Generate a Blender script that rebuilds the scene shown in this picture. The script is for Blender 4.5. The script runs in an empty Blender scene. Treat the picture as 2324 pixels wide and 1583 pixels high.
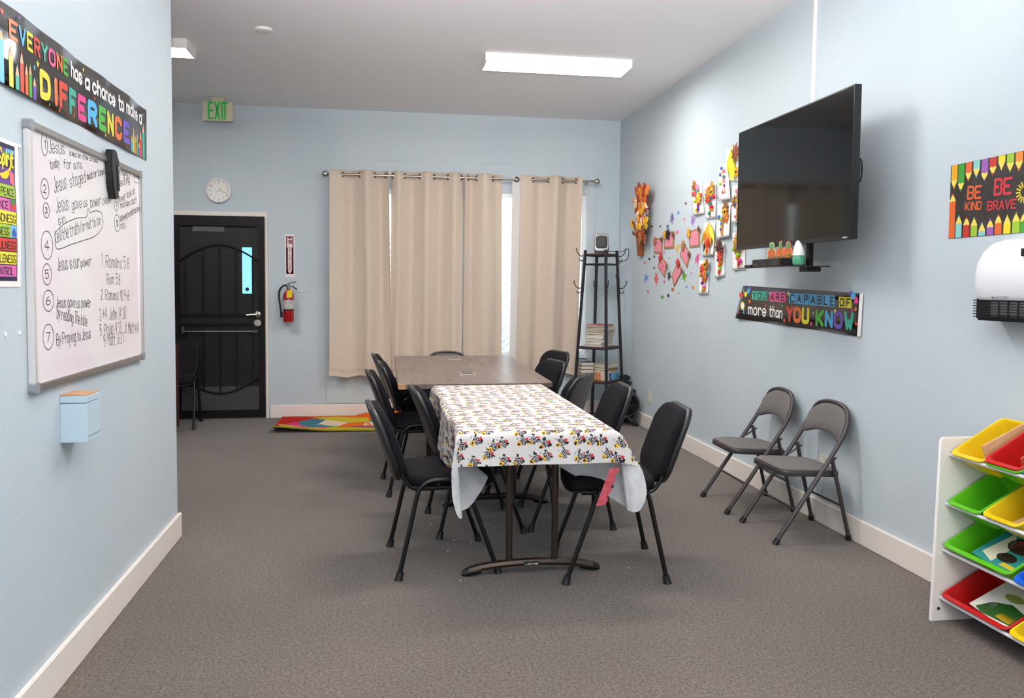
import bpy, bmesh, math, random
from mathutils import Vector, Matrix
random.seed(7)
SC = bpy.context.scene
COL = SC.collection
# ---------------------------------------------------------------- camera, world, exposure
FPX, CXP, CYP = 1850.0, 1162.0, 744.61            # pinhole in the 2324x1583 frame
YAW, PITCH, ROLL, CAMH = -0.1596, -0.0516, 0.008, 1.37
_cy, _sy = math.cos(YAW), math.sin(YAW)
FWD = Vector((-_sy*math.cos(PITCH), _cy*math.cos(PITCH), math.sin(PITCH)))
_r = Vector((_cy, _sy, 0)); _u = _r.cross(FWD)
RGT = math.cos(ROLL)*_r + math.sin(ROLL)*_u
UPV = -math.sin(ROLL)*_r + math.cos(ROLL)*_u
CAM = Vector((0, 0, CAMH))
cd = bpy.data.cameras.new('camera'); cam = bpy.data.objects.new('camera', cd); COL.objects.link(cam)
cd.sensor_width = 36; cd.lens = FPX/2324*36; cd.shift_y = (CYP-791.5)/2324; cd.clip_start = .05
M3 = Matrix((RGT, UPV, -FWD)).transposed()
cam.matrix_world = Matrix.Translation(CAM) @ M3.to_4x4()
SC.camera = cam
SC.view_settings.view_transform = 'Standard'; SC.view_settings.look = 'None'
SC.view_settings.exposure = 0.0; SC.view_settings.gamma = 1.0; SC.view_settings.use_curve_mapping = False
PANEL_L = 45.0                                     # radiance of the ceiling light panels
wd = bpy.data.worlds.new('daylight'); SC.world = wd; wd.use_nodes = True
wd.node_tree.nodes['Background'].inputs[0].default_value = (.86, .93, 1, 1)
wd.node_tree.nodes['Background'].inputs[1].default_value = 7.0
# the photographer's flash, tilted up at the ceiling above the camera (bounce flash)
fl = bpy.data.lights.new('bounce_flash', 'SPOT'); fl.energy = 2000; fl.spot_size = math.radians(88); fl.spot_blend = 1; fl.shadow_soft_size = .04; fl.color = (1, .985, .97)
flo = bpy.data.objects.new('bounce_flash', fl); COL.objects.link(flo); flo.location = (0, -.06, 1.56)
flo.rotation_euler = Vector((.24, 1.14, 1)).to_track_quat('-Z', 'Y').to_euler()
# room planes (metres), found from the photograph
XR, XL, YB, ZC, YL = 2.5545, -1.086, 8.606, 3.157, 4.58
YF, XFAR = -3.0, -4.2
def ray(px, py): return FWD + RGT*((px-CXP)/FPX) - UPV*((py-CYP)/FPX)
def at_x(px, py, x): d = ray(px, py); return CAM + d*(x/d.x)
def at_y(px, py, y): d = ray(px, py); return CAM + d*(y/d.y)
def at_z(px, py, z=0): d = ray(px, py); return CAM + d*((z-CAMH)/d.z)
# ---------------------------------------------------------------- materials
def lin(c): return c/12.92 if c <= .04045 else ((c+.055)/1.055)**2.4
def rgb(h):
    if not isinstance(h, str): return tuple(h)
    return tuple(lin(int(h[i:i+2], 16)/255) for i in (0, 2, 4))
MATS = {}
def mat(name, col='808080', rough=.6, metal=0, emit=0, bump=None, vary=None, spec=.5, alpha=None, coat=0, sheen=0):
    """bump=(scale,strength); vary=(scale,colour2,detail) mixes a noise"""
    if name in MATS: return MATS[name]
    m = bpy.data.materials.new(name); m.use_nodes = True; nt = m.node_tree
    b = nt.nodes['Principled BSDF']; c = rgb(col)+(1,)
    b.inputs['Base Color'].default_value = c
    b.inputs['Roughness'].default_value = rough; b.inputs['Metallic'].default_value = metal
    b.inputs['Specular IOR Level'].default_value = spec
    if coat: b.inputs['Coat Weight'].default_value = coat; b.inputs['Coat Roughness'].default_value = .08
    if sheen: b.inputs['Sheen Weight'].default_value = sheen
    if emit:
        b.inputs['Emission Color'].default_value = c; b.inputs['Emission Strength'].default_value = emit
    tc = nt.nodes.new('ShaderNodeTexCoord')
    if vary:
        n = nt.nodes.new('ShaderNodeTexNoise'); n.inputs['Scale'].default_value = vary[0]
        n.inputs['Detail'].default_value = vary[2] if len(vary) > 2 else 3
        mx = nt.nodes.new('ShaderNodeMix'); mx.data_type = 'RGBA'
        mx.inputs[6].default_value = c; mx.inputs[7].default_value = rgb(vary[1])+(1,)
        rp = nt.nodes.new('ShaderNodeMapRange'); rp.inputs[1].default_value = .35; rp.inputs[2].default_value = .65
        nt.links.new(tc.outputs['Object'], n.inputs['Vector']); nt.links.new(n.outputs['Fac'], rp.inputs[0])
        nt.links.new(rp.outputs[0], mx.inputs[0]); nt.links.new(mx.outputs[2], b.inputs['Base Color'])
    if bump:
        n = nt.nodes.new('ShaderNodeTexNoise'); n.inputs['Scale'].default_value = bump[0]; n.inputs['Detail'].default_value = 3
        bp = nt.nodes.new('ShaderNodeBump'); bp.inputs['Strength'].default_value = bump[1]; bp.inputs['Distance'].default_value = .004
        nt.links.new(tc.outputs['Object'], n.inputs['Vector']); nt.links.new(n.outputs['Fac'], bp.inputs['Height'])
        nt.links.new(bp.outputs[0], b.inputs['Normal'])
    MATS[name] = m; return m
def flat(h, rough=.55): return mat('ink_'+h+str(rough), h, rough)
def carpet_mat():
    m = mat('carpet', '5f5854', .95, spec=.1, sheen=.2); nt = m.node_tree; b = nt.nodes['Principled BSDF']
    tc = nt.nodes['Texture Coordinate']
    def noise(s, d): n = nt.nodes.new('ShaderNodeTexNoise'); n.inputs['Scale'].default_value = s; n.inputs['Detail'].default_value = d; nt.links.new(tc.outputs['Object'], n.inputs['Vector']); return n
    n1 = noise(300, 2); n2 = noise(1.3, 4); n3 = noise(75, 9); n3.inputs['Roughness'].default_value = .78
    ad = nt.nodes.new('ShaderNodeMath'); ad.operation = 'ADD'; nt.links.new(n1.outputs[0], ad.inputs[0]); nt.links.new(n3.outputs[0], ad.inputs[1])
    r = nt.nodes.new('ShaderNodeValToRGB'); nt.links.new(ad.outputs[0], r.inputs[0])
    e = r.color_ramp.elements; e[0].position = .42; e[0].color = rgb('38322e')+(1,); e[1].position = .58; e[1].color = rgb('857a71')+(1,)
    hm = nt.nodes.new('ShaderNodeMath'); hm.operation = 'MULTIPLY'; hm.inputs[1].default_value = .5
    nt.links.new(ad.outputs[0], hm.inputs[0]); nt.links.new(hm.outputs[0], r.inputs[0])
    mx = nt.nodes.new('ShaderNodeMix'); mx.data_type = 'RGBA'; mx.blend_type = 'MULTIPLY'; mx.inputs[0].default_value = .35
    r2 = nt.nodes.new('ShaderNodeValToRGB'); nt.links.new(n2.outputs[0], r2.inputs[0])
    e = r2.color_ramp.elements; e[0].position = .38; e[0].color = (.72, .69, .68, 1); e[1].position = .62; e[1].color = (1, .98, .96, 1)
    nt.links.new(r.outputs[0], mx.inputs[6]); nt.links.new(r2.outputs[0], mx.inputs[7]); nt.links.new(mx.outputs[2], b.inputs['Base Color'])
    bp = nt.nodes.new('ShaderNodeBump'); bp.inputs['Strength'].default_value = .08; bp.inputs['Distance'].default_value = .002
    nt.links.new(ad.outputs[0], bp.inputs['Height']); nt.links.new(bp.outputs[0], b.inputs['Normal'])
    return m
def wood_mat(name, c1, c2, scale=(1, 12, 12), rough=.5):
    m = mat(name, c1, rough); nt = m.node_tree; b = nt.nodes['Principled BSDF']; tc = nt.nodes['Texture Coordinate']
    mp = nt.nodes.new('ShaderNodeMapping'); mp.inputs['Scale'].default_value = scale
    n = nt.nodes.new('ShaderNodeTexNoise'); n.inputs['Scale'].default_value = 3; n.inputs['Detail'].default_value = 6; n.inputs['Distortion'].default_value = .6
    r = nt.nodes.new('ShaderNodeValToRGB'); e = r.color_ramp.elements
    e[0].position = .35; e[0].color = rgb(c1)+(1,); e[1].position = .65; e[1].color = rgb(c2)+(1,)
    nt.links.new(tc.outputs['Object'], mp.inputs[0]); nt.links.new(mp.outputs[0], n.inputs['Vector'])
    nt.links.new(n.outputs[0], r.inputs[0]); nt.links.new(r.outputs[0], b.inputs['Base Color'])
    return m
def cloth_print_mat():
    """white cloth strewn with small black, yellow and red print motifs (laid out in the cloth's own metres)"""
    m = mat('cloth_print', 'f2efee', .6, spec=.3); nt = m.node_tree; b = nt.nodes['Principled BSDF']
    uv = nt.nodes.new('ShaderNodeUVMap'); uv.uv_map = 'cloth'
    L = nt.links.new
    def vor(scale, off, rnd=.5):
        mp = nt.nodes.new('ShaderNodeMapping'); mp.inputs['Location'].default_value = (off[0], off[1], 0); L(uv.outputs[0], mp.inputs[0])
        v = nt.nodes.new('ShaderNodeTexVoronoi'); v.voronoi_dimensions = '2D'; v.inputs['Scale'].default_value = scale; v.inputs['Randomness'].default_value = rnd
        n = nt.nodes.new('ShaderNodeTexNoise'); n.noise_dimensions = '2D'; n.inputs['Scale'].default_value = 95; n.inputs['Detail'].default_value = 2
        L(mp.outputs[0], n.inputs['Vector'])
        ad = nt.nodes.new('ShaderNodeMix'); ad.data_type = 'VECTOR'; ad.inputs[0].default_value = .022
        L(mp.outputs[0], ad.inputs[4]); L(n.outputs['Color'], ad.inputs[5]); L(ad.outputs[1], v.inputs['Vector'])
        return v, mp
    prev = None
    def layer(prev, v, r, colour, mask=None):
        t = nt.nodes.new('ShaderNodeMath'); t.operation = 'LESS_THAN'; t.inputs[1].default_value = r; L(v.outputs['Distance'], t.inputs[0])
        fac = t.outputs[0]
        if mask: 
            mm = nt.nodes.new('ShaderNodeMath'); mm.operation = 'MULTIPLY'; L(fac, mm.inputs[0]); L(mask, mm.inputs[1]); fac = mm.outputs[0]
        x = nt.nodes.new('ShaderNodeMix'); x.data_type = 'RGBA'; L(fac, x.inputs[0])
        if prev is None: x.inputs[6].default_value = rgb('d4cfcd')+(1,)
        else: L(prev, x.inputs[6])
        x.inputs[7].default_value = rgb(colour)+(1,); return x.outputs[2]
    def checks(scale):
        c = nt.nodes.new('ShaderNodeTexVoronoi'); c.voronoi_dimensions = '2D'; c.inputs['Scale'].default_value = scale; L(uv.outputs[0], c.inputs['Vector'])
        g = nt.nodes.new('ShaderNodeMath'); g.operation = 'GREATER_THAN'; g.inputs[1].default_value = .33; L(c.outputs['Distance'], g.inputs[0]); return g.outputs[0]
    S = 16.0
    for off, r, colr, msk in (((0, 0), .30, '2a2c38', checks(190)), ((.017, .011), .16, 'e8b62e', None), ((.019, .012), .08, '17171c', None),
                              ((-.016, -.010), .11, 'd23a3e', None), ((-.021, .002), .11, '17171c', None), ((.005, -.025), .10, '1b1b20', None), ((.025, -.014), .07, '8a8c96', None)):
        v, _ = vor(S, off); prev = layer(prev, v, r, colr, msk)
    L(prev, b.inputs['Base Color'])
    return m
def rug_mat():
    m = mat('rug_wool', 'c9a227', .95, spec=.1); nt = m.node_tree; b = nt.nodes['Principled BSDF']
    uv = nt.nodes.new('ShaderNodeUVMap'); uv.uv_map = 'cloth'
    v = nt.nodes.new('ShaderNodeTexVoronoi'); v.voronoi_dimensions = '2D'; v.distance = 'MANHATTAN'; v.inputs['Scale'].default_value = 2.1
    w = nt.nodes.new('ShaderNodeSeparateColor'); r = nt.nodes.new('ShaderNodeValToRGB'); r.color_ramp.interpolation = 'CONSTANT'
    cols = ['c2b02c', 'b8281f', '3f7480', 'c9307a', 'd8611f', 'd9c3a8', '8fa03a', '4a8790']
    el = r.color_ramp.elements
    while len(el) < len(cols): el.new(.5)
    for i, c in enumerate(cols): el[i].position = i/len(cols); el[i].color = rgb(c)+(1,)
    nt.links.new(uv.outputs[0], v.inputs['Vector']); nt.links.new(v.outputs['Color'], w.inputs[0]); nt.links.new(w.outputs[0], r.inputs[0])
    nt.links.new(r.outputs[0], b.inputs['Base Color']); return m
# ---------------------------------------------------------------- mesh builder
class MB:
    def __init__(s): s.v = []; s.f = []; s.mi = []; s.uv = None
    def add(s, verts, faces, mi=0):
        o = len(s.v); s.v += [tuple(p) for p in verts]
        for f in faces: s.f.append(tuple(i+o for i in f)); s.mi.append(mi)
    def add_(s, v, f, mi=0): s.add(v, f, mi); return s
    def box(s, x0, x1, y0, y1, z0, z1, mi=0, M=None):
        P = [Vector((x, y, z)) for z in (z0, z1) for y in (y0, y1) for x in (x0, x1)]
        if M is not None: P = [M @ p for p in P]
        s.add(P, [(0, 2, 3, 1), (4, 5, 7, 6), (0, 1, 5, 4), (2, 6, 7, 3), (0, 4, 6, 2), (1, 3, 7, 5)], mi); return s
    def tube(s, pts, r, n=8, mi=0, closed=False, caps=True, flat=1.0):
        P = [Vector(p) for p in pts]; k = len(P); R = r if isinstance(r, (list, tuple)) else [r]*k
        T = []
        for i in range(k):
            a = P[i-1] if (i or closed) else P[0]; b = P[(i+1) % k] if (i < k-1 or closed) else P[-1]
            T.append((b-a).normalized())
        up = Vector((0, 0, 1)) if abs(T[0].z) < .9 else Vector((1, 0, 0))
        N = (up - T[0]*up.dot(T[0])).normalized(); vs = []
        for i in range(k):
            N = (N - T[i]*N.dot(T[i])).normalized(); B = T[i].cross(N)
            for j in range(n):
                a = 2*math.pi*j/n; vs.append(P[i] + (N*math.cos(a) + B*math.sin(a)*flat)*R[i])
        fs = []
        for i in range(k if closed else k-1):
            for j in range(n):
                a = i*n+j; b = i*n+(j+1) % n; c = ((i+1) % k)*n+(j+1) % n; d = ((i+1) % k)*n+j
                fs.append((a, b, c, d))
        if caps and not closed: fs.append(tuple(range(n))[::-1]); fs.append(tuple((k-1)*n+j for j in range(n)))
        s.add(vs, fs, mi); return s
    def lathe(s, prof, M=None, n=20, mi=0, caps=True):
        """prof: (radius, height) along local z; M maps to place"""
        M = M or Matrix(); vs = []; k = len(prof)
        for r, h in prof:
            for j in range(n):
                a = 2*math.pi*j/n; vs.append(M @ Vector((r*math.cos(a), r*math.sin(a), h)))
        fs = [(i*n+j, i*n+(j+1) % n, (i+1)*n+(j+1) % n, (i+1)*n+j) for i in range(k-1) for j in range(n)]
        if caps: fs.append(tuple(range(n))[::-1]); fs.append(tuple((k-1)*n+j for j in range(n)))
        s.add(vs, fs, mi); return s
    def prism(s, poly, mp, w0, w1, mi=0):
        n = len(poly); vs = [mp(u, v, w0) for u, v in poly] + [mp(u, v, w1) for u, v in poly]
        fs = [tuple(range(n))[::-1], tuple(range(n, 2*n))] + [(i, (i+1) % n, n+(i+1) % n, n+i) for i in range(n)]
        s.add(vs, fs, mi); return s
    def pad(s, outline, mp, t, inset=.012, dome=.006, mi=0):
        """cushion: rounded slab over an outline"""
        cu = sum(p[0] for p in outline)/len(outline); cv = sum(p[1] for p in outline)/len(outline); n = len(outline)
        def ring(d, w):
            out = []
            for u, v in outline:
                L = math.hypot(u-cu, v-cv) or 1; k = max(0, (L-d)/L); out.append(mp(cu+(u-cu)*k, cv+(v-cv)*k, w))
            return out
        lv = [(inset*2.5, 0), (inset*.6, .02*t), (0, .25*t), (0, .65*t), (inset*.35, .88*t), (inset, t), (inset*3.5, t+dome*.7)]
        vs = []
        for d, w in lv: vs += ring(d, w)
        k = len(lv); fs = [(i*n+j, i*n+(j+1) % n, (i+1)*n+(j+1) % n, (i+1)*n+j) for i in range(k-1) for j in range(n)]
        vs += [mp(cu, cv, 0), mp(cu, cv, t+dome)]; a = k*n
        fs += [(a, (j+1) % n, j) for j in range(n)] + [(a+1, (k-1)*n+j, (k-1)*n+(j+1) % n) for j in range(n)]
        s.add(vs, fs, mi); return s
    def grid(s, fn, nu, nv, mi=0, flip=False):
        vs = [fn(i/nu, j/nv) for j in range(nv+1) for i in range(nu+1)]; w = nu+1
        fs = [(j*w+i, j*w+i+1, (j+1)*w+i+1, (j+1)*w+i) for j in range(nv) for i in range(nu)]
        if flip: fs = [f[::-1] for f in fs]
        s.add(vs, fs, mi); return s
    def ball(s, c, r, n=8, m=6, mi=0, sc=(1, 1, 1)):
        c = Vector(c); prof = [(r*math.sin(math.pi*i/m), -r*math.cos(math.pi*i/m)) for i in range(m+1)]
        prof[0] = (r*.05, prof[0][1]); prof[-1] = (r*.05, prof[-1][1])
        s.lathe(prof, Matrix.Translation(c) @ Matrix.Diagonal((*sc, 1)), n, mi); return s
    def ribbon(s, pts, w, mp, off, mi=0, n=7, round_=True):
        """flat ink stroke of width w along 2-D pts, mapped by mp(u,v,off)"""
        r = w/2; mp0 = mp; cnt = [len(s.f)]
        def mp(u, v, o): return mp0(u, v, o+1.5e-5*(cnt[0] % 24))
        for (a, b), (c, d) in zip(pts, pts[1:]):
            cnt[0] += 5
            L = math.hypot(c-a, d-b)
            if L < 1e-9: continue
            x, y = -(d-b)/L*r, (c-a)/L*r
            s.add([mp(a+x, b+y, off), mp(a-x, b-y, off), mp(c-x, d-y, off), mp(c+x, d+y, off)], [(0, 1, 2, 3)], mi)
        if round_:
            for a, b in pts:
                cnt[0] += 5
                s.add([mp(a+r*math.cos(2*math.pi*k/n), b+r*math.sin(2*math.pi*k/n), off) for k in range(n)], [tuple(range(n))], mi)
        return s
    def build(s, name, mats, parent=None, smooth=False, bevel=0, local=False, kind=None, label=None, angle=40):
        if not isinstance(mats, (list, tuple)): mats = [mats]
        vs = s.v
        root = parent
        while root is not None and root.parent is not None: root = root.parent
        if root is not None and not local:
            I = Matrix.LocRotScale(root.location, root.rotation_euler, root.scale).inverted(); vs = [I @ Vector(p) for p in vs]
        me = bpy.data.meshes.new(name); me.from_pydata([tuple(p) for p in vs], [], s.f)
        for m in mats: me.materials.append(m)
        me.polygons.foreach_set('material_index', s.mi)
        if s.uv:
            ul = me.uv_layers.new(name='cloth'); 
            for lp in me.loops: ul.data[lp.index].uv = s.uv[lp.vertex_index]
        if bevel:
            bm = bmesh.new(); bm.from_mesh(me); bmesh.ops.recalc_face_normals(bm, faces=bm.faces)
            ed = [e for e in bm.edges if len(e.link_faces) == 2 and e.calc_face_angle(0) > .6]
            bmesh.ops.bevel(bm, geom=ed, offset=bevel, segments=2, affect='EDGES', clamp_overlap=True); bm.to_mesh(me); bm.free()
        if smooth or bevel:
            me.shade_smooth(); me.set_sharp_from_angle(angle=math.radians(angle))
        o = bpy.data.objects.new(name, me); COL.objects.link(o)
        if parent is not None: o.parent = parent
        if kind: o['kind'] = kind
        if label: o['label'] = label
        return o
def tag(o, label, cat, group=None, kind=None):
    o['label'] = label; o['category'] = cat
    if group: o['group'] = group
    if kind: o['kind'] = kind
    return o
def thing(name, label, cat, loc=(0, 0, 0), rz=0, group=None):
    o = bpy.data.objects.new(name, None); COL.objects.link(o); o.empty_display_size = .05
    o.location = loc; o.rotation_euler = (0, 0, rz); return tag(o, label, cat, group)
def struct(o, label=None):
    o['kind'] = 'structure'
    if label: o['label'] = label
    return o
def copy_tree(o, parent=None):
    c = o.copy(); COL.objects.link(c); c.parent = parent
    for ch in [k for k in list(bpy.data.objects) if k.parent == o]: copy_tree(ch, c)
    return c
def rrect(w, h, r, n=5, cx=0, cy=0):
    out = []
    for qx, qy, a0 in ((1, 1, 0), (-1, 1, 90), (-1, -1, 180), (1, -1, 270)):
        for i in range(n+1):
            a = math.radians(a0+90*i/n); out.append((cx+qx*(w/2-r)+r*math.cos(a), cy+qy*(h/2-r)+r*math.sin(a)))
    return out
def smooth_path(P, k=4):
    P = [Vector(p) for p in P]; out = []
    for i in range(len(P)-1):
        a = P[max(i-1, 0)]; b = P[i]; c = P[i+1]; d = P[min(i+2, len(P)-1)]
        for j in range(k):
            t = j/k; out.append(.5*((2*b)+(c-a)*t+(2*a-5*b+4*c-d)*t*t+(3*b-a-3*c+d)*t*t*t))
    out.append(P[-1]); return out
def fillet(P, r, k=5):
    """polyline with rounded corners"""
    P = [Vector(p) for p in P]; out = [P[0]]
    for i in range(1, len(P)-1):
        a = (P[i-1]-P[i]); b = (P[i+1]-P[i]); rr = min(r, a.length*.48, b.length*.48)
        p = P[i]+a.normalized()*rr; q = P[i]+b.normalized()*rr
        for j in range(k+1):
            t = j/k; out.append(p*(1-t)**2+P[i]*2*t*(1-t)+q*t*t)
    out.append(P[-1]); return out
def RWm(u, v, w): return Vector((XR-w, -u, v))      # right wall: u runs towards the camera
def LWm(u, v, w): return Vector((XL+w, u, v))       # left wall
def BWm(u, v, w): return Vector((u, YB-w, v))       # back wall
def rw(px, py, off=0): p = at_x(px, py, XR-off); return (-p.y, p.z)
def lw(px, py, off=0): p = at_x(px, py, XL+off); return (p.y, p.z)
def bw(px, py, off=0): p = at_y(px, py, YB-off); return (p.x, p.z)
# ---------------------------------------------------------------- stroke lettering (marker and rounded print)
G = {}
for ln in '''A 002640 1232|B 0006 ~063645443303 ~033342413000|C ~4536160501103041|D 0006 ~062645412000|E 46060040 0333|F 460600 0333|G ~453616050110304143 4323
H 0006 4046 0343|I 1016|J ~3631201001|K 0006 4602 1340|L 060040|M 0006234640|N 00064046|O ~26050120414526|P 0006 ~063645443303|R 0006 ~063645443303 2340
S ~4536160504134241301001|T 2026 0646|U ~060110304146|V 062046|W 0610233046|X 0046 0640|Y 062346 2320|Z 06460040|a ~341403011031 3430|b 0600 ~0314243331201001
c ~3324140301102031|d 3630 ~3324140301102031|e ~02323324140301102031|f ~36261510 0434|g ~3324140301102031 ~343a2b1b0a|h 0600 ~0314243330|i 1410 1515|j 141a0b 1515
k 0600 3401 1230|l 1610|m 0400 ~03142320 ~23344340|n 0400 ~0314243330|o ~140301102031332414|p 040b ~0314243331201001|r 0400 ~03142433|s ~332414031231201001
t ~16112030 0434|u ~0401102031 3430|v 041034|w 0410233044|x 0034 0430|y 0411 340b|z 04340030|0 ~160501102031352616|1 152620|2 ~0516263534 340030
3 ~0516263523 ~233231201001|4 20260232|5 360603 ~03243331201001|6 ~26150301102031331302|7 063610|8 ~130405162635342313 ~130201102031322313
9 ~3423130405162635322010|. 1010|: 1010 1313|, 110a|/ 0036|- 0323|+ 1511 0333'''.replace('\n', '|').split('|'):
    ch, *st = ln.split(' '); G[ch] = []
    for t in st:
        sm = t[0] == '~'; t = t.lstrip('~'); q = [(int(t[i]), {'a': -1, 'b': -2}.get(t[i+1], 0) if t[i+1] in 'ab' else int(t[i+1])) for i in range(0, len(t), 2)]
        G[ch].append([(p.x, p.y) for p in smooth_path([(a, b, 0) for a, b in q], 4)] if sm and len(q) > 2 else q)
GW = {c: max(p[0] for s in G[c] for p in s) for c in G}
def text(mb, s, p0, p1, h, w, mp, off, mi=0, jit=0, gap=1.5, rnd=True, n=7):
    """write s from p0 to p1 (2-D baseline ends), capital height h, stroke w. mi: index or list per letter"""
    L = math.hypot(p1[0]-p0[0], p1[1]-p0[1]); dx, dy = (p1[0]-p0[0])/L, (p1[1]-p0[1])/L
    adv = [(2.2 if c == ' ' else GW[c]+gap) for c in s]; tot = sum(adv)-gap; k = L/tot; x = 0; q = 0
    for c, a in zip(s, adv):
        if c != ' ':
            m = mi[q % len(mi)] if isinstance(mi, list) else mi; q += 1
            jr = random.uniform(-jit, jit); js = 1+random.uniform(-jit, jit)
            for st in G[c]:
                pts = []
                for gx, gy in st:
                    X = (x+gx)*k + gy*h/6*.12*jr*6; Y = gy*h/6*js + jr*h*.3
                    pts.append((p0[0]+dx*X-dy*Y, p0[1]+dy*X+dx*Y))
                if len(pts) == 2 and pts[0] == pts[1]: pts = [pts[0], (pts[0][0]+w*.2, pts[0][1])]
                mb.ribbon(pts, w, mp, off, m, n, rnd)
        x += a
# ================================================================ the room
WALLC = mat('wall_paint', 'c6d0d6', .55, bump=(160, .35), spec=.3, vary=(1.1, 'c1ccd3', 2))
CEILC = mat('ceiling_paint', 'edebec', .9, bump=(60, .1), spec=.2)
WHITE = mat('white_trim_paint', 'ece2da', .45)
BLACKPL = mat('black_plastic', '161618', .38)
BLACKMET = mat('black_metal', '141416', .32, .3)
DARKMET = mat('dark_grey_metal', '38363a', .4, .5)
CHROME = mat('brushed_nickel', 'b9b4ac', .3, 1)
PAPER = mat('white_paper', 'f1eeea', .7)
struct(MB().box(XFAR, XR+.12, YF-.12, YB+.12, -.1, 0).build('floor', carpet_mat()), 'grey-brown flecked carpet')
struct(MB().box(XFAR, XR+.12, YF-.12, YB+.12, ZC, ZC+.1).build('ceiling', CEILC), 'smooth grey-white ceiling')
struct(MB().box(XR, XR+.12, YF, YB, 0, ZC).build('wall_right', WALLC), 'pale blue right wall')
struct(MB().box(XL-.13, XL, YF, YL, 0, ZC).build('wall_left', WALLC), 'pale blue partition wall on the left')
FX0, FX1, FZ0, FZ1 = -.3, 1.9, .8, 2.5             # unseen wide window behind the viewer, added to bring in more daylight
b = MB().box(XFAR, FX0, YF-.12, YF, 0, ZC).box(FX1, XR+.12, YF-.12, YF, 0, ZC).box(FX0, FX1, YF-.12, YF, 0, FZ0).box(FX0, FX1, YF-.12, YF, FZ1, ZC)
struct(b.build('wall_front', WALLC))
VINYL = mat('white_vinyl', 'e9eef2', .4)
b = MB()
for x in (FX0, FX0+.72, FX0+1.44, FX1-.05): b.box(x, x+.05, YF-.09, YF-.04, FZ0, FZ1)
b.box(FX0, FX1, YF-.09, YF-.04, FZ0, FZ0+.05).box(FX0, FX1, YF-.09, YF-.04, FZ1-.05, FZ1)
struct(b.build('window_3', VINYL), 'unseen wide window added behind the viewer for its daylight')
struct(MB().box(XFAR-.12, XFAR, YF, YB, 0, ZC).build('wall_far_left', WALLC))
# back wall with two window openings
W1, W2, WZ0, WZ1 = (-.30, .74), (.98, 2.19), .62, 2.36
b = MB()
b.box(XFAR, W1[0], YB, YB+.14, 0, ZC); b.box(W1[1], W2[0], YB, YB+.14, 0, ZC); b.box(W2[1], XR, YB, YB+.14, 0, ZC)
for a, c in (W1, W2): b.box(a, c, YB, YB+.14, 0, WZ0); b.box(a, c, YB, YB+.14, WZ1, ZC)
struct(b.build('wall_back', WALLC), 'pale blue back wall')
# flat boards framing the window and the seam board beside it
bd = MB(); T = .006
bx0, bx1, bz1 = -.562, 2.285, 2.65
bd.box(bx0, W1[0]-.05, YB-T, YB, .14, bz1); bd.box(W2[1]+.03, bx1, YB-T, YB, .14, bz1)
bd.box(W1[0]-.05, W2[1]+.03, YB-T, YB, WZ1+.05, bz1); bd.box(W1[0]-.05, W2[1]+.03, YB-T, YB, .14, WZ0-.05); bd.box(W1[1]+.03, W2[0]-.03, YB-T, YB, WZ0-.05, WZ1+.05)
struct(bd.build('trim_1', WALLC, bevel=.0015), 'pale blue board panel around the window')
bd = MB(); bd.box(-.715, bx0-.006, YB-.004, YB, .14, 2.95); bd.box(bx0-.006, 2.42, YB-.004, YB, bz1+.006, 2.95); bd.box(bx1+.006, 2.42, YB-.004, YB, .14, bz1+.006)
struct(bd.build('trim_2', WALLC, bevel=.0015), 'pale blue outer board panel beside and above the window')
# baseboards
ZB, TB = .131, .018
def base(name, x0, x1, y0, y1, lab): struct(MB().box(x0, x1, y0, y1, 0, ZB).build(name, WHITE, bevel=.004), lab)
base('baseboard_right', XR-TB, XR, YF, YB, 'white baseboard along the right wall')
base('baseboard_left', XL, XL+TB, YF, YL+TB, 'white baseboard along the left partition')
base('baseboard_left_end', XL-.13, XL, YL, YL+TB, 'white baseboard on the end of the partition')
base('baseboard_back', -1.12, XR-TB, YB-TB, YB, 'white baseboard along the back wall')
base('baseboard_back_left', XFAR, -2.14, YB-TB, YB, 'white baseboard left of the door')
# windows: frame, glass
GLASS = mat('window_glass', 'ffffff', .02, spec=.3)
g = GLASS.node_tree; gb = g.nodes['Principled BSDF']; gb.inputs['Transmission Weight'].default_value = 1; gb.inputs['IOR'].default_value = 1.0
for k, (a, c) in enumerate((W1, W2)):
    f = MB(); y0, y1 = YB+.03, YB+.08; w = .045
    f.box(a, a+w, y0, y1, WZ0, WZ1); f.box(c-w, c, y0, y1, WZ0, WZ1); f.box(a+w, c-w, y0, y1, WZ0, WZ0+w); f.box(a+w, c-w, y0, y1, WZ1-w, WZ1)
    o = struct(f.build('window_%d' % (k+1), VINYL, bevel=.003), ('left' if k == 0 else 'right')+' white vinyl window behind the curtains')
    MB().box(a+w, c-w, YB+.052, YB+.056, WZ0+w, WZ1-w).build('pane', GLASS, o)
    MB().box(a-.02, c+.02, YB-.03, YB+.03, WZ0-.02, WZ0).build('window_sill', VINYL, o)
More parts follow.
